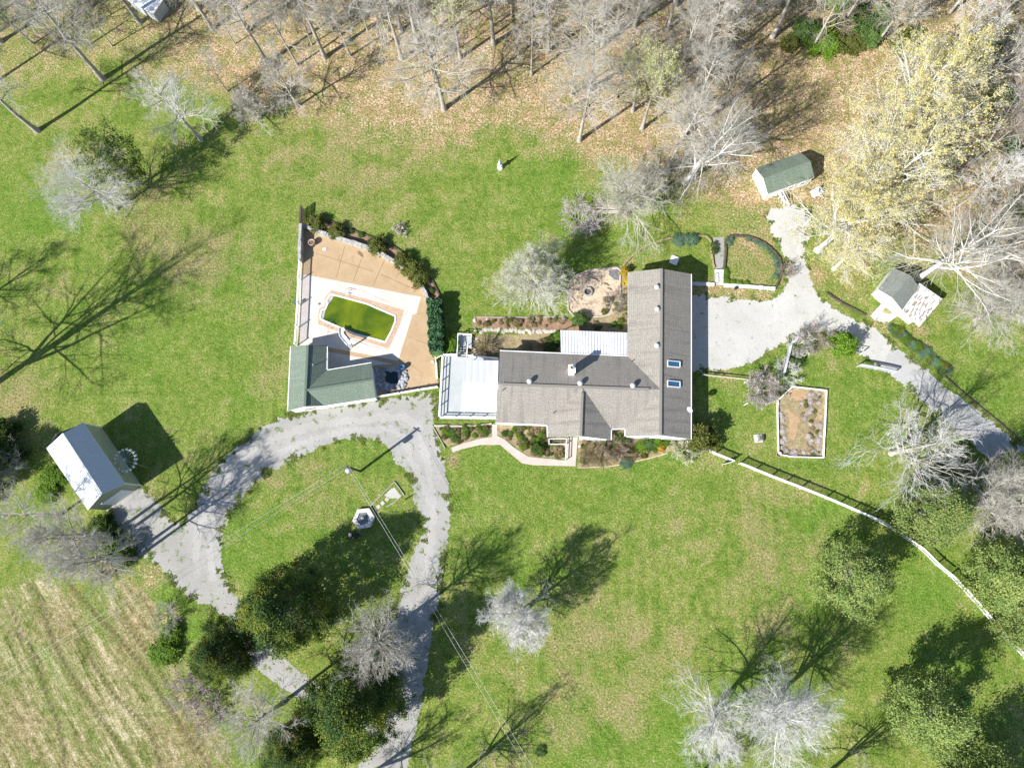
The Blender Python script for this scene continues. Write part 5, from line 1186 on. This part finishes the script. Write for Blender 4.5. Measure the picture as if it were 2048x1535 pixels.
while k < 52:
    u, v = rng.uniform(-10, 1560), rng.uniform(-60, 250); c = P(u, v)
    lim = np.interp(u, [0, 150, 300, 450, 700, 900, 1100, 1300, 1560], [120, 110, 60, 130, 150, 130, 220, 235, 250])
    if v > lim or (200 < u < 360 and v < 60) or (1440 < u < 1620 and v > 40) or any((c.x-a_)**2+(c.y-b_)**2 < 9 for a_, b_ in used): continue
    used.append((c.x, c.y)); thin = k % 3
    forest(FS if thin else FT, k % (4 if thin else 6), u, v, ('slender' if thin else 'tall')+' bare woodland tree '+where(u, v), rng.uniform(0, 6), rng.uniform(1.0, 1.45) if thin else rng.uniform(.85, 1.05)); k += 1
T_ = bare_tree(31, 18, 8.2, .36, .2, 28, 8, 6, 4, upright=.28, twig=.9); plant_tree('bare_tree', T_, 888, 218, 'wide low-branched bare tree at the litter edge in the top middle')
T_ = bare_tree(32, 18, 8.2, .3, .25, 26, 8, 6, 4, upright=.3, twig=.8, twmat='twig'); plant_tree('bare_tree', T_, 1159, 281, 'wide pale bare tree standing at the lawn edge right of the white obelisk')
T_ = bare_tree(33, 17, 7.6, .36, .28, 22, 8, 6, 4, lean=(3, 1.5), upright=.5, forks=2, twig=.85, twmat='twig', bark='twigpale'); plant_tree('bare_tree', T_, 1370, 365, 'white-barked bare tree leaning right toward the green roofed shed')
T_ = bare_tree(34, 11, 7.2, .3, .22, 18, 7, 6, 5, upright=.4, forks=3, twig=1.1, buds=2500, budsize=.07, budmat='budgreen'); plant_tree('bare_tree', T_, 1250, 430, 'broad grey bare tree spreading over the stone bench')
T_ = bare_tree(35, 14, 5.8, .26, .3, 20, 7, 6, 5, lean=(-2.5, 2.0), upright=.45, twig=.85, twmat='twigpale'); plant_tree('bare_tree', T_, 403, 280, 'pale bare tree leaning left with its foot in the dark cedar shadow')
T_ = bare_tree(36, 11.5, 7.2, .22, .28, 26, 9, 7, 6, upright=.35, twig=.8, twmat='twigpale'); plant_tree('bare_tree', T_, 235, 418, 'whitish bare tree with a hazy crown on the upper left lawn')
T_ = bare_tree(37, 12.5, 4.6, .2, .2, 22, 7, 6, 4, upright=.3, twig=1.2); plant_tree('bare_tree', T_, 595, 213, 'small bare tree with short side branches at the litter edge')
T_ = bare_tree(38, 6, 3.2, .13, .1, 16, 6, 6, 4, upright=.5, forks=3, twig=1.2); plant_tree('bare_tree', T_, 515, 240, 'low twiggy grey tree at the litter edge right of the cedar shadow')
T_ = foliage_tree(41, 13.5, 3.3, .2, 300, 42, .10, .6, 'round', 'cedar', .24, .5, gaps=.5, lump=.4); plant_tree('cedar_tree', T_, 285, 368, 'tall sparse dark cedar on the upper left lawn', 'cedar')
# yard trees
T_ = bare_tree(51, 9, 6.0, .24, .15, 18, 7, 6, 5, upright=.35, forks=4, twig=1.05, buds=6500, budsize=.085, budmat='budgreen', twmat='twigpale'); plant_tree('bare_tree', T_, 1060, 578, 'round pale bare tree on the lawn left of the pea gravel area')
T_ = bare_tree(52, 15, 6.0, .3, .35, 26, 8, 7, 5, upright=.5, twig=1.1, twmat='twig'); plant_tree('bare_tree', T_, 785, 1258, 'grey bare tree between the lower cedars and the drive')
T_ = bare_tree(53, 12, 4.5, .26, .18, 22, 7, 6, 6, upright=.55, forks=4, twig=1.2, twmat='twigpale', bark='bark'); plant_tree('bare_tree', T_, 1043, 1221, 'round silvery white bare tree alone on the lower lawn')
T_ = bare_tree(54, 14, 6.0, .3, .3, 18, 6, 6, 5, lean=(-3, 2.2), upright=.4, forks=2, twig=1.05, twmat='twigpale'); plant_tree('bare_tree', T_, 1427, 1419, 'silvery bare tree left of the biggest silvery tree at the bottom')
T_ = bare_tree(55, 15, 6.8, .36, .28, 20, 7, 6, 5, lean=(-1, 2.5), upright=.45, forks=3, twig=1.05, twmat='twigpale', bark='twigpale'); plant_tree('bare_tree', T_, 1530, 1412, 'biggest silvery bare tree at the bottom right with a curved white trunk')
T_ = bare_tree(56, 14, 6.2, .28, .3, 20, 7, 6, 5, upright=.5, twig=1.3); plant_tree('bare_tree', T_, 565, 1405, 'grey bare tree leaning over the rough field below the cedars')
T_ = bare_tree(57, 12, 8.0, .34, .2, 13, 6, 5, 4, upright=.35, forks=3, twig=1.15, twmat='twigpale'); plant_tree('bare_tree', T_, 1783, 906, 'wide open bare tree right of the vegetable bed')
T_ = bare_tree(58, 10, 6.5, .24, .12, 22, 8, 6, 5, lean=(2, 0), upright=.5, forks=4, twig=.95, twmat='twig'); plant_tree('bare_tree', T_, 1945, 1012, 'dense pale bare tree at the right edge among the light cedars')
T_ = bare_tree(59, 19, 9.0, .38, .3, 20, 7, 5, 4, upright=.45, forks=2, twig=.85, twmat='twig', bark='twigpale'); plant_tree('bare_tree', T_, 1837, 556, 'tall pale bare tree rising behind the rusty lean-to')
T_ = bare_tree(60, 12, 7.2, .26, .2, 22, 8, 6, 4, upright=.35, forks=2, twig=.85, twmat='twig'); plant_tree('bare_tree', T_, 1950, 640, 'drooping pale bare tree right of the garden shed')
# left cluster and trees just outside the frame whose shadows are seen
LT = [bare_tree(70+i, 18, 5.2, .28, .4, 18, 7, 6, 4, upright=.5, twig=1.25) for i in range(2)]
GL = 'grey bare trees left of the barn drive'
for k, u, v, rz, s, lb in ((0, 236, 1076, .5, 1.0, 'grey bare tree rooted at the left rim of the barn drive'), (1, 226, 1066, 2.9, .95, 'grey bare tree close behind the one at the rim of the barn drive'), (1, 262, 1110, 1.2, .95, 'lower grey bare tree at the left rim of the barn drive'),
                           (0, 272, 1116, 4.1, .9, 'lowest grey bare tree beside the barn drive'), (0, 120, 1030, 3.3, .75, 'grey bare tree below the lower corner of the barn')):
    plant_tree('bare_tree', LT[k], u, v, lb, rz=rz, s=s, group=GL)
T_ = bare_tree(81, 25, 12.5, .52, .28, 12, 6, 6, 4, upright=.5, forks=4, twig=1.5); plant_tree('bare_tree', T_, -50, 795, 'bare tree outside the left edge casting the large branching shadow')
plant_tree('bare_tree', LT[0], -170, 690, 'bare tree outside the left edge casting the upper fan of shadow', rz=1, s=1.1)
for i, (u, v, h, R_, lb) in enumerate(((722, 1562, 12, 4, 'bare tree below the bottom edge shading the foot of the drive'), (918, 1550, 13, 5, 'bare tree below the bottom edge shading the lawn right of the drive'), (1385, 1558, 10, 4, 'bare tree below the bottom edge left of the big silvery trees'), (1650, 1548, 11, 4.5, 'bare tree below the bottom edge right of the big silvery trees'))):
    T_ = bare_tree(90+i, h, R_, .26, .25, 12, 6, 5, 4, upright=.45, forks=3, twig=1.1); plant_tree('bare_tree', T_, u, v, lb)
# yellow budding oaks
OAK = [bare_tree(61+i, 19+2*i, 8.0+.5*i, .42, .28, 19, 7, 5, 3, upright=.42, forks=3, twig=.9, buds=17000, budsize=.105, bark='twigpale', twmat='twigpale') for i in range(2)]
GO = 'yellow budding oaks'
for k, u, v, rz, s, lb in ((0, 1635, 500, .4, .92, 'yellow budding oak with a leaning white trunk at the gravel edge'), (1, 1694, 438, 2.0, 1.0, 'yellow budding oak rising beside the red swing'), (1, 1742, 322, 3.6, 1.02, 'yellow budding oak with the largest crown right of the green roofed shed'), (0, 1668, 537, 5.0, .62, 'smallest yellow budding oak by the gravel bend'), (0, 1800, 235, 1.2, .95, 'yellow budding oak at the back toward the upper right woods')):
    plant_tree('budding_oak', OAK[k], u, v, lb, rz=rz, s=s, group=GO)
WOOD = [bare_tree(110+i, 16, 5.0, .22, .3, 18, 7, 5, 4, upright=.6, forks=1, twig=1.2, twmat=('twig', 'twigdark', 'twigpale')[i]) for i in range(3)]
rng = random.Random(11); GT = 'bare trees in the thicket at the right edge'
wl = [(1560, 12), (1625, 95), (1690, 40), (1755, 85), (1825, 40), (1880, 120), (1900, 25), (1960, 80), (2015, 20), (1940, 190), (2020, 150), (1985, 265), (2040, 235), (1940, 330), (2010, 350), (1985, 430), (2048, 420), (1905, 420), (2030, 510), (1960, 530), (2080, 600), (2090, 330), (2100, 140), (2045, 560)]
for i, (u, v) in enumerate(wl):
    plant_tree('bare_tree', WOOD[i % 3], u, v, ('grey', 'brownish', 'pale')[i % 3]+' bare thicket tree '+where(u, v), rz=rng.uniform(0, 6), s=rng.uniform(.8, 1.1), group=GT)
# cedars
CD = [foliage_tree(201+i, 14, 6.2, .04, 400, 165, .105, .75, 'cedar', 'cedar', .3, .3, lump=.22, gaps=.14) for i in range(2)]
for k, u, v, rz, s, sz, lb in ((0, 600, 1207, 0, .86, .98, 'large dark cedar with the widest shadow on the drive island'), (1, 472, 1292, 1.5, .62, .66, 'smaller dark cedar at the edge of the rough field'), (1, 735, 1387, 2.6, .92, 1.0, 'large dark cedar at the bottom beside the shaded drive'), (0, 598, 1482, 4.0, .58, .5, 'low dark cedar cut by the bottom edge left of the large one')):
    plant_tree('cedar_tree', CD[k], u, v, lb, 'cedar', rz, s, 'dark cedars by the drive', sz)
CL = [foliage_tree(211, 11, 5.4, .05, 270, 160, .11, .85, 'cedar', 'cedarlight', .26, .35, lump=.14, gaps=.10), foliage_tree(212, 11, 5.4, .05, 210, 150, .11, .85, 'cedar', 'cedarlight', .26, .35, lump=.2, gaps=.22)]
for k, u, v, rz, s, sz, lb in ((0, 1818, 1026, .3, .76, 1.1, 'light green cedar right of the long fence near the wide bare tree'), (1, 1676, 1150, 1.0, .86, .84, 'yellowish cedar whose shadow falls across the long fence'), (0, 1968, 1150, 2.2, .86, 1.0, 'light green cedar at the right edge behind the long fence'), (1, 1808, 1402, 3.4, .86, 1.08, 'sparse yellowish cedar at the bottom right casting a round dark shadow'),
                               (0, 1930, 1572, 5.0, 1.0, 1.1, 'cedar at the bottom right corner mostly outside the frame'), (0, 2012, 1236, 4.2, .66, .9, 'light cedar at the right edge touching the fence'), (1, 1880, 985, 5.5, .5, .5, 'small dark cedar beside the road at the right'), (1, 2040, 985, .8, .6, .6, 'dark cedar at the right edge beside the end of the road')):
    plant_tree('cedar_tree', CL[k], u, v, lb, 'cedar', rz, s, 'light cedars along the fence', sz)
plant_tree('cedar_tree', CD[0], -30, 962, 'dark cedar outside the left edge left of the barn', 'cedar', 1, .6)
plant_tree('cedar_tree', CL[1], 2010, 935, 'dark low evergreen where the road meets the right edge', 'cedar', 2.0, .42)

# shrubs: shared shapes by kind
def shrub_set(mat, n=3, seed=300, h=2.0, R=1.2, leaf=.085, dens=64, m=95, shape='round', cs=.35):
    return [foliage_tree(seed+i, h, R, .02, dens, m, leaf, cs, shape, mat, .06, .35, lump=.2, gaps=.1) for i in range(n)]
SH = {k: shrub_set(k, 2, 300+10*i) for i, k in enumerate(('shrub', 'bright', 'green', 'yellow', 'bluegreen', 'orange', 'cedar', 'brownleaf', 'pinkish'))}
def shrub(kind, u, v, r, h, label, name='shrub', cat='shrub', group=None, idx=0, rz=0):
    me = SH[kind][idx % 2]; t = plant_tree(name, me, u, v, label, cat, rz, r/1.2, group, h/2.0); return t
GC = 'shrubs on the curved bed of the pool court'
for i, (u, v, r, h, lb) in enumerate(((634, 452, 1.1, 1.5, 'olive shrub nearest the stone wall corner on the curved bed'), (676, 467, 1.1, 1.3, 'olive shrub second from the left on the curved bed'), (757, 495, 1.15, 1.6, 'rounded olive shrub at the middle of the curved bed'), (806, 524, 1.1, 1.4, 'upper shrub of the long olive clump on the curved bed'), (824, 543, 1.2, 1.5, 'middle shrub of the long olive clump on the curved bed'), (841, 561, 1.2, 1.5, 'lowest shrub of the long olive clump on the curved bed'),
                                      (703, 463, .35, .4, 'tiny green plant between shrubs on the curved bed'), (722, 471, .4, .45, 'small low plant left of the rounded olive shrub'), (864, 582, .4, .4, 'small green plant at the lower end of the curved bed'))):
    shrub('shrub' if r > .6 else 'green', u, v, r, h, lb, group=GC, idx=i, rz=i*1.3)
hg = thing('hedge', 'tall clipped dense green hedge along the right side of the pool court', 'hedge', P(873, 657))
rg = np.random.default_rng(77); pa, pb = P(872, 606), P(876, 709); n_ = 9000; a_ = Acc()
t = rg.random(n_); wd_ = .95*(1+.12*np.sin(t*31)); hh = 2.1+.15*np.sin(t*40); face = rg.random(n_)
x = np.where(face < .5, rg.uniform(-1, 1, n_), np.sign(rg.uniform(-1, 1, n_)))*wd_; z = np.where(face < .5, hh-.12*(np.abs(x)/wd_)**3+rg.normal(size=n_)*.08, rg.random(n_)*hh)
c = np.stack([pa.x+(pb.x-pa.x)*t+x, pa.y+(pb.y-pa.y)*t+rg.normal(size=n_)*.05, z], -1)-np.array(P(873, 657))
a_.add(*cards(c, np.full(n_, .17), rg, 1.6, np.array([0, 0, .5]), 1.0)); o = bpy.data.objects.new('foliage', a_.mesh('foliage', ['hedge'])); col.objects.link(o); o.parent = hg
b = MB(); q_ = [pa+Vector((-.8, 0, 0)), pa+Vector((.8, 0, 0)), pb+Vector((.8, 0, 0)), pb+Vector((-.8, 0, 0))]; b.prism(q_, .05, 1.95); b.build('core', 'hedge', hg)
for u, v, r, h, k, lb in ((905, 693, 1.0, 1.4, 'bright', 'bright green shrub between the hedge and the deck stairs'), (1158, 641, .95, 1.2, 'green', 'round green shrub at the lower edge of the pea gravel'), (1248, 546, .55, 1.2, 'yellow', 'yellow flowering shrub against the house north of the slate patch'), (1251, 566, .42, 1.0, 'yellow', 'second yellow flowering shrub against the west eave of the house'),
                          (1679, 692, 1.45, 2.6, 'bright', 'bright green bush beside the brown bush at the gravel yard'), (1588, 722, .9, .9, 'green', 'low green shrub right of the rail fence'), (1397, 878, 1.7, 3.2, 'shrub', 'dark green shrub tree at the southeast corner of the house'), (1381, 472+8, .8, .7, 'bluegreen', 'low blue green clump under the arched edging'), (1357, 482, .8, .5, 'bluegreen', 'paler low clump left of the blue green clump under the arched edging'),
                          (1427, 492, .45, .6, 'green', 'narrow green clump at the upper left of the garden walk'), (1428, 504, .45, .6, 'green', 'narrow green clump at the lower left of the garden walk'), (1082, 1500, .6, .3, 'green', 'tiny green tuft on the lower lawn'), (1115, 672, .55, .7, 'bright', 'round bright green plant beside the patio cover'),
                          (1298, 888, .9, 1.0, 'green', 'green shrub at the middle of the front bed by the south wing'), (1283, 892, .6, .8, 'bright', 'bright green shrub left of the orange one in the front bed'), (1289, 901, .4, .5, 'orange', 'left orange leaved shrub in the front bed'), (1320, 896, .48, .6, 'orange', 'right orange leaved shrub in the front bed'), (1312, 884, .7, .9, 'bright', 'bright shrub beneath the south gable in the front bed'), (1332, 886, .5, .6, 'bright', 'small bright shrub at the right end of the front bed'),
                          (1076, 897, .8, 1.1, 'cedar', 'dark rounded evergreen in the front bed near the porch railing'), (1252, 925, .7, .5, 'bluegreen', 'pale grassy tuft at the front bed edge'), (112, 958, 1.5, 1.2, 'bright', 'bright green thicket bush beside the barn'), (98, 985, 1.2, 1.0, 'bright', 'lower bright green thicket bush beside the barn'), (212, 1052, 1.3, 1.8, 'cedar', 'dark evergreen bush behind the barn drive trees'), (250, 1098, 1.6, 2.2, 'cedar', 'dark evergreen bush between the barn drive trees'), (232, 1080, 1.2, 1.6, 'cedar', 'small dark evergreen bush beside the barn drive'),
                          (248, 1120, 1.2, .9, 'bright', 'bright low bush below the barn drive trees'), (332, 1298, 1.6, 1.2, 'bright', 'bright green bush at the field edge left of the small cedar'), (345, 1265, 1.1, .9, 'bright', 'upper bright bush at the field edge'), (14, 872, 1.9, 2.6, 'cedar', 'dark bush at the left edge left of the barn'), (40, 905, 1.3, 2.0, 'cedar', 'lower dark bush at the left edge near the barn')):
    shrub(k, u, v, r, h, lb, idx=int(u), rz=u*.7)
GU = 'green undergrowth bushes in the woods'
for i, (u, v) in enumerate(((1578, 92), (1606, 66), (1640, 95), (1668, 55), (1700, 90), (1738, 70), (1762, 30), (1805, 102), (1825, 90), (1990, 112), (2005, 200), (1985, 222), (2025, 205), (1700, 25), (1680, 12), (2040, 430), (1960, 470), (2035, 300))):
    shrub(('shrub', 'green', 'bright', 'shrub')[i % 4], u, v, 1.2+.45*(i % 3), 1.3+.4*(i % 2), 'leafy green undergrowth bush '+where(u, v), group=GU, idx=i, rz=i)
# leafy strip by the road
GB = 'leafy clumps along the road edging'
for i in range(26):
    t = i/25; u = lerp(Vector((1781, 0, 0)), Vector((1893, 0, 0)), t).x+(i % 2)*3; v = 657+89*t-(i % 2)*3+((i*7) % 5-2)*1.2
    shrub(('bluegreen', 'green', 'bluegreen', 'bright', 'shrub')[(i*3) % 5], u, v, .34+.12*((i*5) % 4), .4, 'bluish green leafy clump in the strip along the dark timber edging by the road', 'leafy_clump', 'plant', GB, i, i*.9)
GBE = 'low plants inside the dark stone edging'
for i, (u, v) in enumerate(((1456, 482), (1458, 488), (1462, 478), (1498, 478), (1512, 484), (1522, 489), (1530, 494), (1540, 503), (1549, 514), (1552, 522), (1554, 532), (1555, 543), (1551, 552), (1450, 540), (1452, 547), (1451, 556), (1454, 563), (1466, 565), (1478, 566), (1492, 567))):
    shrub('bright' if i > 12 else 'bluegreen', u, v, .36, .3, 'low leafy plant along the rim of the walled dry grass bed', 'leafy_clump', 'plant', GBE, i, i)
# twiggy bushes
def twig_bush(seed, h, R, mat, stems=10, twig=1.0, buds=0, budmat='pinkish'):
    rng = np.random.default_rng(seed); tk, cr = Acc(), Acc(); az = np.arange(stems)*2.4; el = .75+.35*rng.random(stems); L = np.full(stems, 1.0)*np.hypot(h, R)*.62*(.7+.5*rng.random(stems))
    d = np.stack([np.cos(az)*np.cos(el), np.sin(az)*np.cos(el), np.sin(el)], -1); st = np.stack([np.cos(az), np.sin(az), az*0], -1)*R*.25
    p, r = grow(st, d, L, np.full(stems, .03), np.full(stems, .01), 5, .12, .0, rng); tk.add(*tubes(p, r, 5))
    s_, d, L2, r0 = kids(p, r, L, 8, .1, 1, .7, .6, .7, rng); p2_, r2_ = grow(s_, d, L2, np.maximum(r0, .014*twig), np.full(len(L2), .008), 4, .15, .0, rng); cr.add(*tubes(p2_, r2_, 3))
    s_, d, L3, r0 = kids(p2_, r2_, L2, 8, .1, 1, .8, .7, .8, rng); p3, r3 = grow(s_, d, L3, np.maximum(r0, .011*twig), np.full(len(L3), .007*twig), 3, .15, .0, rng); cr.add(*tubes(p3, r3, 3))
    if buds: c = p3[:, 1:].reshape(-1, 3); c = c[rng.integers(0, len(c), buds)]+rng.normal(size=(buds, 3))*.05; cr.add(*cards(c, np.full(buds, .09), rng, 1.3), mi=1)
    return tk.mesh('trunk', [mat]), cr.mesh('crown', [mat, budmat] if buds else [mat])
for sd_, h, R_, mt, st_, tw, bd, bm_, u, v, lb in ((401, 2.8, 2.4, 'twigdark', 16, 1.6, 0, '', 1622, 684, 'round brown leafless bush at the lower edge of the gravel yard'), (402, 2.4, 2.0, 'twigpale', 12, 1.4, 0, '', 1594, 694, 'pale leafless bush left of the round brown bush'), (403, 2.6, 2.9, 'pinkish', 22, 1.3, 1800, 'pinkish', 1518, 782, 'tangle of pale bare vines inside the trellis arbor'),
                                      (404, 2.8, 1.7, 'twigpale', 10, 1.4, 0, '', 1570, 748, 'small pale leafless bush at the foot of the rail fence'), (405, 2.2, 2.0, 'twigdark', 14, 1.4, 400, 'brownleaf', 1226, 893, 'brown leafless bush in the notch of the front bed'), (406, 2.2, 2.0, 'twigpale', 14, 1.3, 1500, 'budgreen', 1366, 902, 'pale grey green bush at the right end of the front bed'),
                                      (407, 4.2, 2.6, 'twigpale', 12, 1.3, 1100, 'purple', 1160, 446, 'small redbud with purple bloom left of the stone bench'), (408, 3.6, 2.4, 'twig', 12, 1.3, 900, 'purple', 388, 1378, 'purple blooming redbud below the smaller dark cedar'), (409, 3.0, 2.0, 'twig', 12, 1.3, 700, 'purple', 425, 1420, 'purple blooming redbud at the edge of the rough field'),
                                      (410, 3.0, 3.0, 'twigdark', 14, 1.5, 0, '', 1905, 945, 'brown leafless bush beside the road at the right'), (411, 3.4, 3.0, 'twigdark', 14, 1.5, 0, '', 170, 1085, 'brown leafless bush among the grey trees at the left'), (412, 2.4, 2.4, 'twigdark', 14, 1.5, 0, '', 220, 1135, 'brown leafless bush below the grey trees at the left'), (413, 2.5, 2.2, 'twigdark', 12, 1.4, 0, '', 1228, 612, 'brown leafless shrub between the pea gravel and the house'),
                                      (414, 3.5, 3.0, 'twig', 14, 1.5, 0, '', 30, 930, 'grey leafless bush at the left edge by the dark bushes'), (415, 1.6, 1.6, 'twigdark', 12, 1.3, 0, '', 1568, 545, 'small dark leafless bush outside the dark stone edging'), (416, 2.6, 2.4, 'twig', 12, 1.4, 0, '', 340, 1235, 'leafless bush at the edge of the rough field by the drive'),
                                      (417, 1.2, 1.0, 'pinkish', 8, 1.2, 400, 'pinkish', 800, 460, 'small pale leafless shrub on the lawn above the curved bed')):
    plant_tree('leafless_bush', twig_bush(sd_, h, R_, mt, st_, tw, bd, bm_ or 'pinkish'), u, v, lb, 'bush')
# blades: ornamental grass
def blades(seed, h, R, mat, n=260):
    rng = np.random.default_rng(seed); az = rng.random(n)*6.28; el = .35+1.0*rng.random(n); L = h*(.7+.6*rng.random(n)); d = np.stack([np.cos(az)*np.cos(el), np.sin(az)*np.cos(el), np.sin(el)], -1)
    p, r = grow(rng.normal(size=(n, 3))*np.array([R*.15, R*.15, 0]), d, L, np.full(n, .022), np.full(n, .006), 4, .05, -.16, rng); a = Acc(); a.add(*tubes(p, r, 3)); return a.mesh('ornamental_grass', [mat])
GR = [blades(i, 1.25, 1.0, 'strawleaf', 420) for i in range(2)]; GRB = blades(7, 1.0, .9, 'brownleaf', 350)
for me, u, v, s, lb in ((GR[0], 972, 698, 1.6, 'large straw coloured ornamental grass clump by the deck stairs'), (GR[1], 1183, 905, 1.2, 'straw coloured grass clump right of the front walk'), (GR[0], 1205, 915, 1.3, 'pale straw grass clump at the front bed edge below the porch'), (GRB, 1240, 905, 1.3, 'brown grass clump below the brown leafless bush'), (GRB, 1262, 912, 1.0, 'brown grass clump left of the orange shrubs'), (GR[1], 1173, 920, 1.0, 'straw grass clump at the foot of the front walk')):
    place_mesh('ornamental_grass', me, P(u, v), s, u, lb, 'grass clump')
# small perennials in the beds
def scatter_plants(px, n, kinds, label, group, seed, r=(.25, .5), name='bed_plant', hf=1.2):
    rng = random.Random(seed); poly = px
    def inside(u, v):
        c = False; j = len(poly)-1
        for i in range(len(poly)):
            if (poly[i][1] > v) != (poly[j][1] > v) and u < (poly[j][0]-poly[i][0])*(v-poly[i][1])/(poly[j][1]-poly[i][1])+poly[i][0]: c = not c
            j = i
        return c
    us, vs = [p[0] for p in px], [p[1] for p in px]; k = 0
    while k < n:
        u, v = rng.uniform(min(us), max(us)), rng.uniform(min(vs), max(vs))
        if inside(u, v):
            kd = rng.choice(kinds); rr = rng.uniform(*r); shrub(kd, u, v, rr, rr*hf, {'shrub': 'olive ', 'bright': 'bright green ', 'green': 'green ', 'yellow': 'yellow ', 'bluegreen': 'bluish green ', 'orange': 'orange ', 'brownleaf': 'brown ', 'pinkish': 'pale pinkish ', 'cedar': 'dark green '}[kd]+label, name, 'plant', group, rng.randrange(9), rng.uniform(0, 6)); k += 1
scatter_plants([(872, 855), (980, 853), (980, 868), (926, 882), (894, 890)], 46, ['bright', 'shrub', 'bright', 'brownleaf', 'brownleaf', 'shrub', 'green'], 'plant in the front bed below the deck', 'plants in the bed below the deck', 1, (.2, .42))
scatter_plants([(998, 853), (1092, 854), (1094, 876), (1128, 892), (1128, 914), (1062, 910), (1012, 876)], 62, ['bright', 'bright', 'shrub', 'brownleaf', 'brownleaf', 'shrub', 'green'], 'plant in the bed left of the porch walk', 'plants in the bed left of the porch', 2, (.2, .42))
scatter_plants([(1160, 882), (1220, 884), (1222, 862), (1250, 862), (1255, 885), (1340, 892), (1280, 914), (1215, 928), (1160, 928)], 48, ['shrub', 'brownleaf', 'brownleaf', 'bright'], 'plant in the wide bed right of the front walk', 'plants in the bed right of the front walk', 3, (.25, .45))
scatter_plants([(1196, 588), (1236, 600), (1254, 585), (1254, 664), (1200, 662), (1180, 645), (1212, 634)], 26, ['bright', 'bright', 'shrub', 'brownleaf'], 'weed between the pea gravel and the house', 'weeds beside the pea gravel', 4, (.18, .4), 'weed')
scatter_plants([(952, 636), (1130, 637), (1128, 652), (1050, 655), (950, 652)], 44, ['brownleaf', 'brownleaf', 'brownleaf', 'shrub'], 'plant in the long bed above the flagstone path', 'plants in the long back bed', 5, (.18, .36))
scatter_plants([(1060, 680), (1120, 672), (1120, 704), (1040, 702)], 14, ['cedar', 'green', 'brownleaf'], 'plant in the shaded bed behind the main roof', 'plants in the shaded back bed', 6, (.3, .5))
rows = [(1560, 826, 1572, 905), (1602, 796, 1612, 812), (1618, 782, 1640, 815), (1616, 815, 1630, 905), (1634, 845, 1644, 905), (1562, 898, 1642, 910), (1600, 826, 1612, 840)]
for i, (u0, v0, u1, v1) in enumerate(rows):
    scatter_plants([(u0, v0), (u1, v0), (u1, v1), (u0, v1)], (26, 9, 18, 28, 12, 24, 6)[i], ['pinkish', 'pinkish', 'pinkish', 'brownleaf', 'shrub'], 'plant in the bordered vegetable bed', 'plants in the vegetable bed', 20+i, (.14, .34), 'bed_plant', .45)

# grass creeping over the gravel edges
def tuft_mesh(seed):
    rg = np.random.default_rng(seed); n = 70; az = rg.random(n)*6.283; r = .5*np.sqrt(rg.random(n))*(1+.35*np.sin(az*3+seed)); a = Acc()
    c = np.stack([np.cos(az)*r, np.sin(az)*r*.7, .02+.05*rg.random(n)], -1); a.add(*cards(c, np.full(n, .085), rg, 2.2, np.array([0, 0, 1.0]), .35)); return a.mesh('grass_tuft', ['turf'])
TF = [tuft_mesh(i) for i in range(5)]
rng = random.Random(91); edge = resample([Vector((u, v, 0)) for u, v in DRIVE], 7.0, True)
def tufts(line, n, label, group):
    for _ in range(n):
        q_ = line[rng.randrange(len(line))]; u, v = q_.x+rng.gauss(0, 3.5), q_.y+rng.gauss(0, 3.5)
        if not (0 < u < 2048 and 0 < v < 1535): continue
        place_mesh('grass_tuft', TF[rng.randrange(5)], P(u, v), (rng.uniform(.5, 1.5),)*2+(1,), rng.uniform(0, 6), label, 'grass tuft', group)
tufts([q_ for q_ in edge if q_.y < 1240], 150, 'low green grass tuft creeping over the edge of the gravel loop', 'grass tufts along the gravel loop')
edge = resample([Vector((u, v, 0)) for u, v in YARD], 7.0, True)
tufts([q_ for q_ in edge if q_.x > 1400], 90, 'low grass tuft creeping over the edge of the pale gravel yard', 'grass tufts along the gravel yard')
for i, (u, v) in enumerate(((-70, 205), (-110, 130), (-60, 60))):
    plant_tree('bare_tree', FT[i+2], u, v, ('middle', 'upper', 'topmost')[i]+' bare tree just outside the upper left edge shading the litter', rz=i*2.0, group=GW)
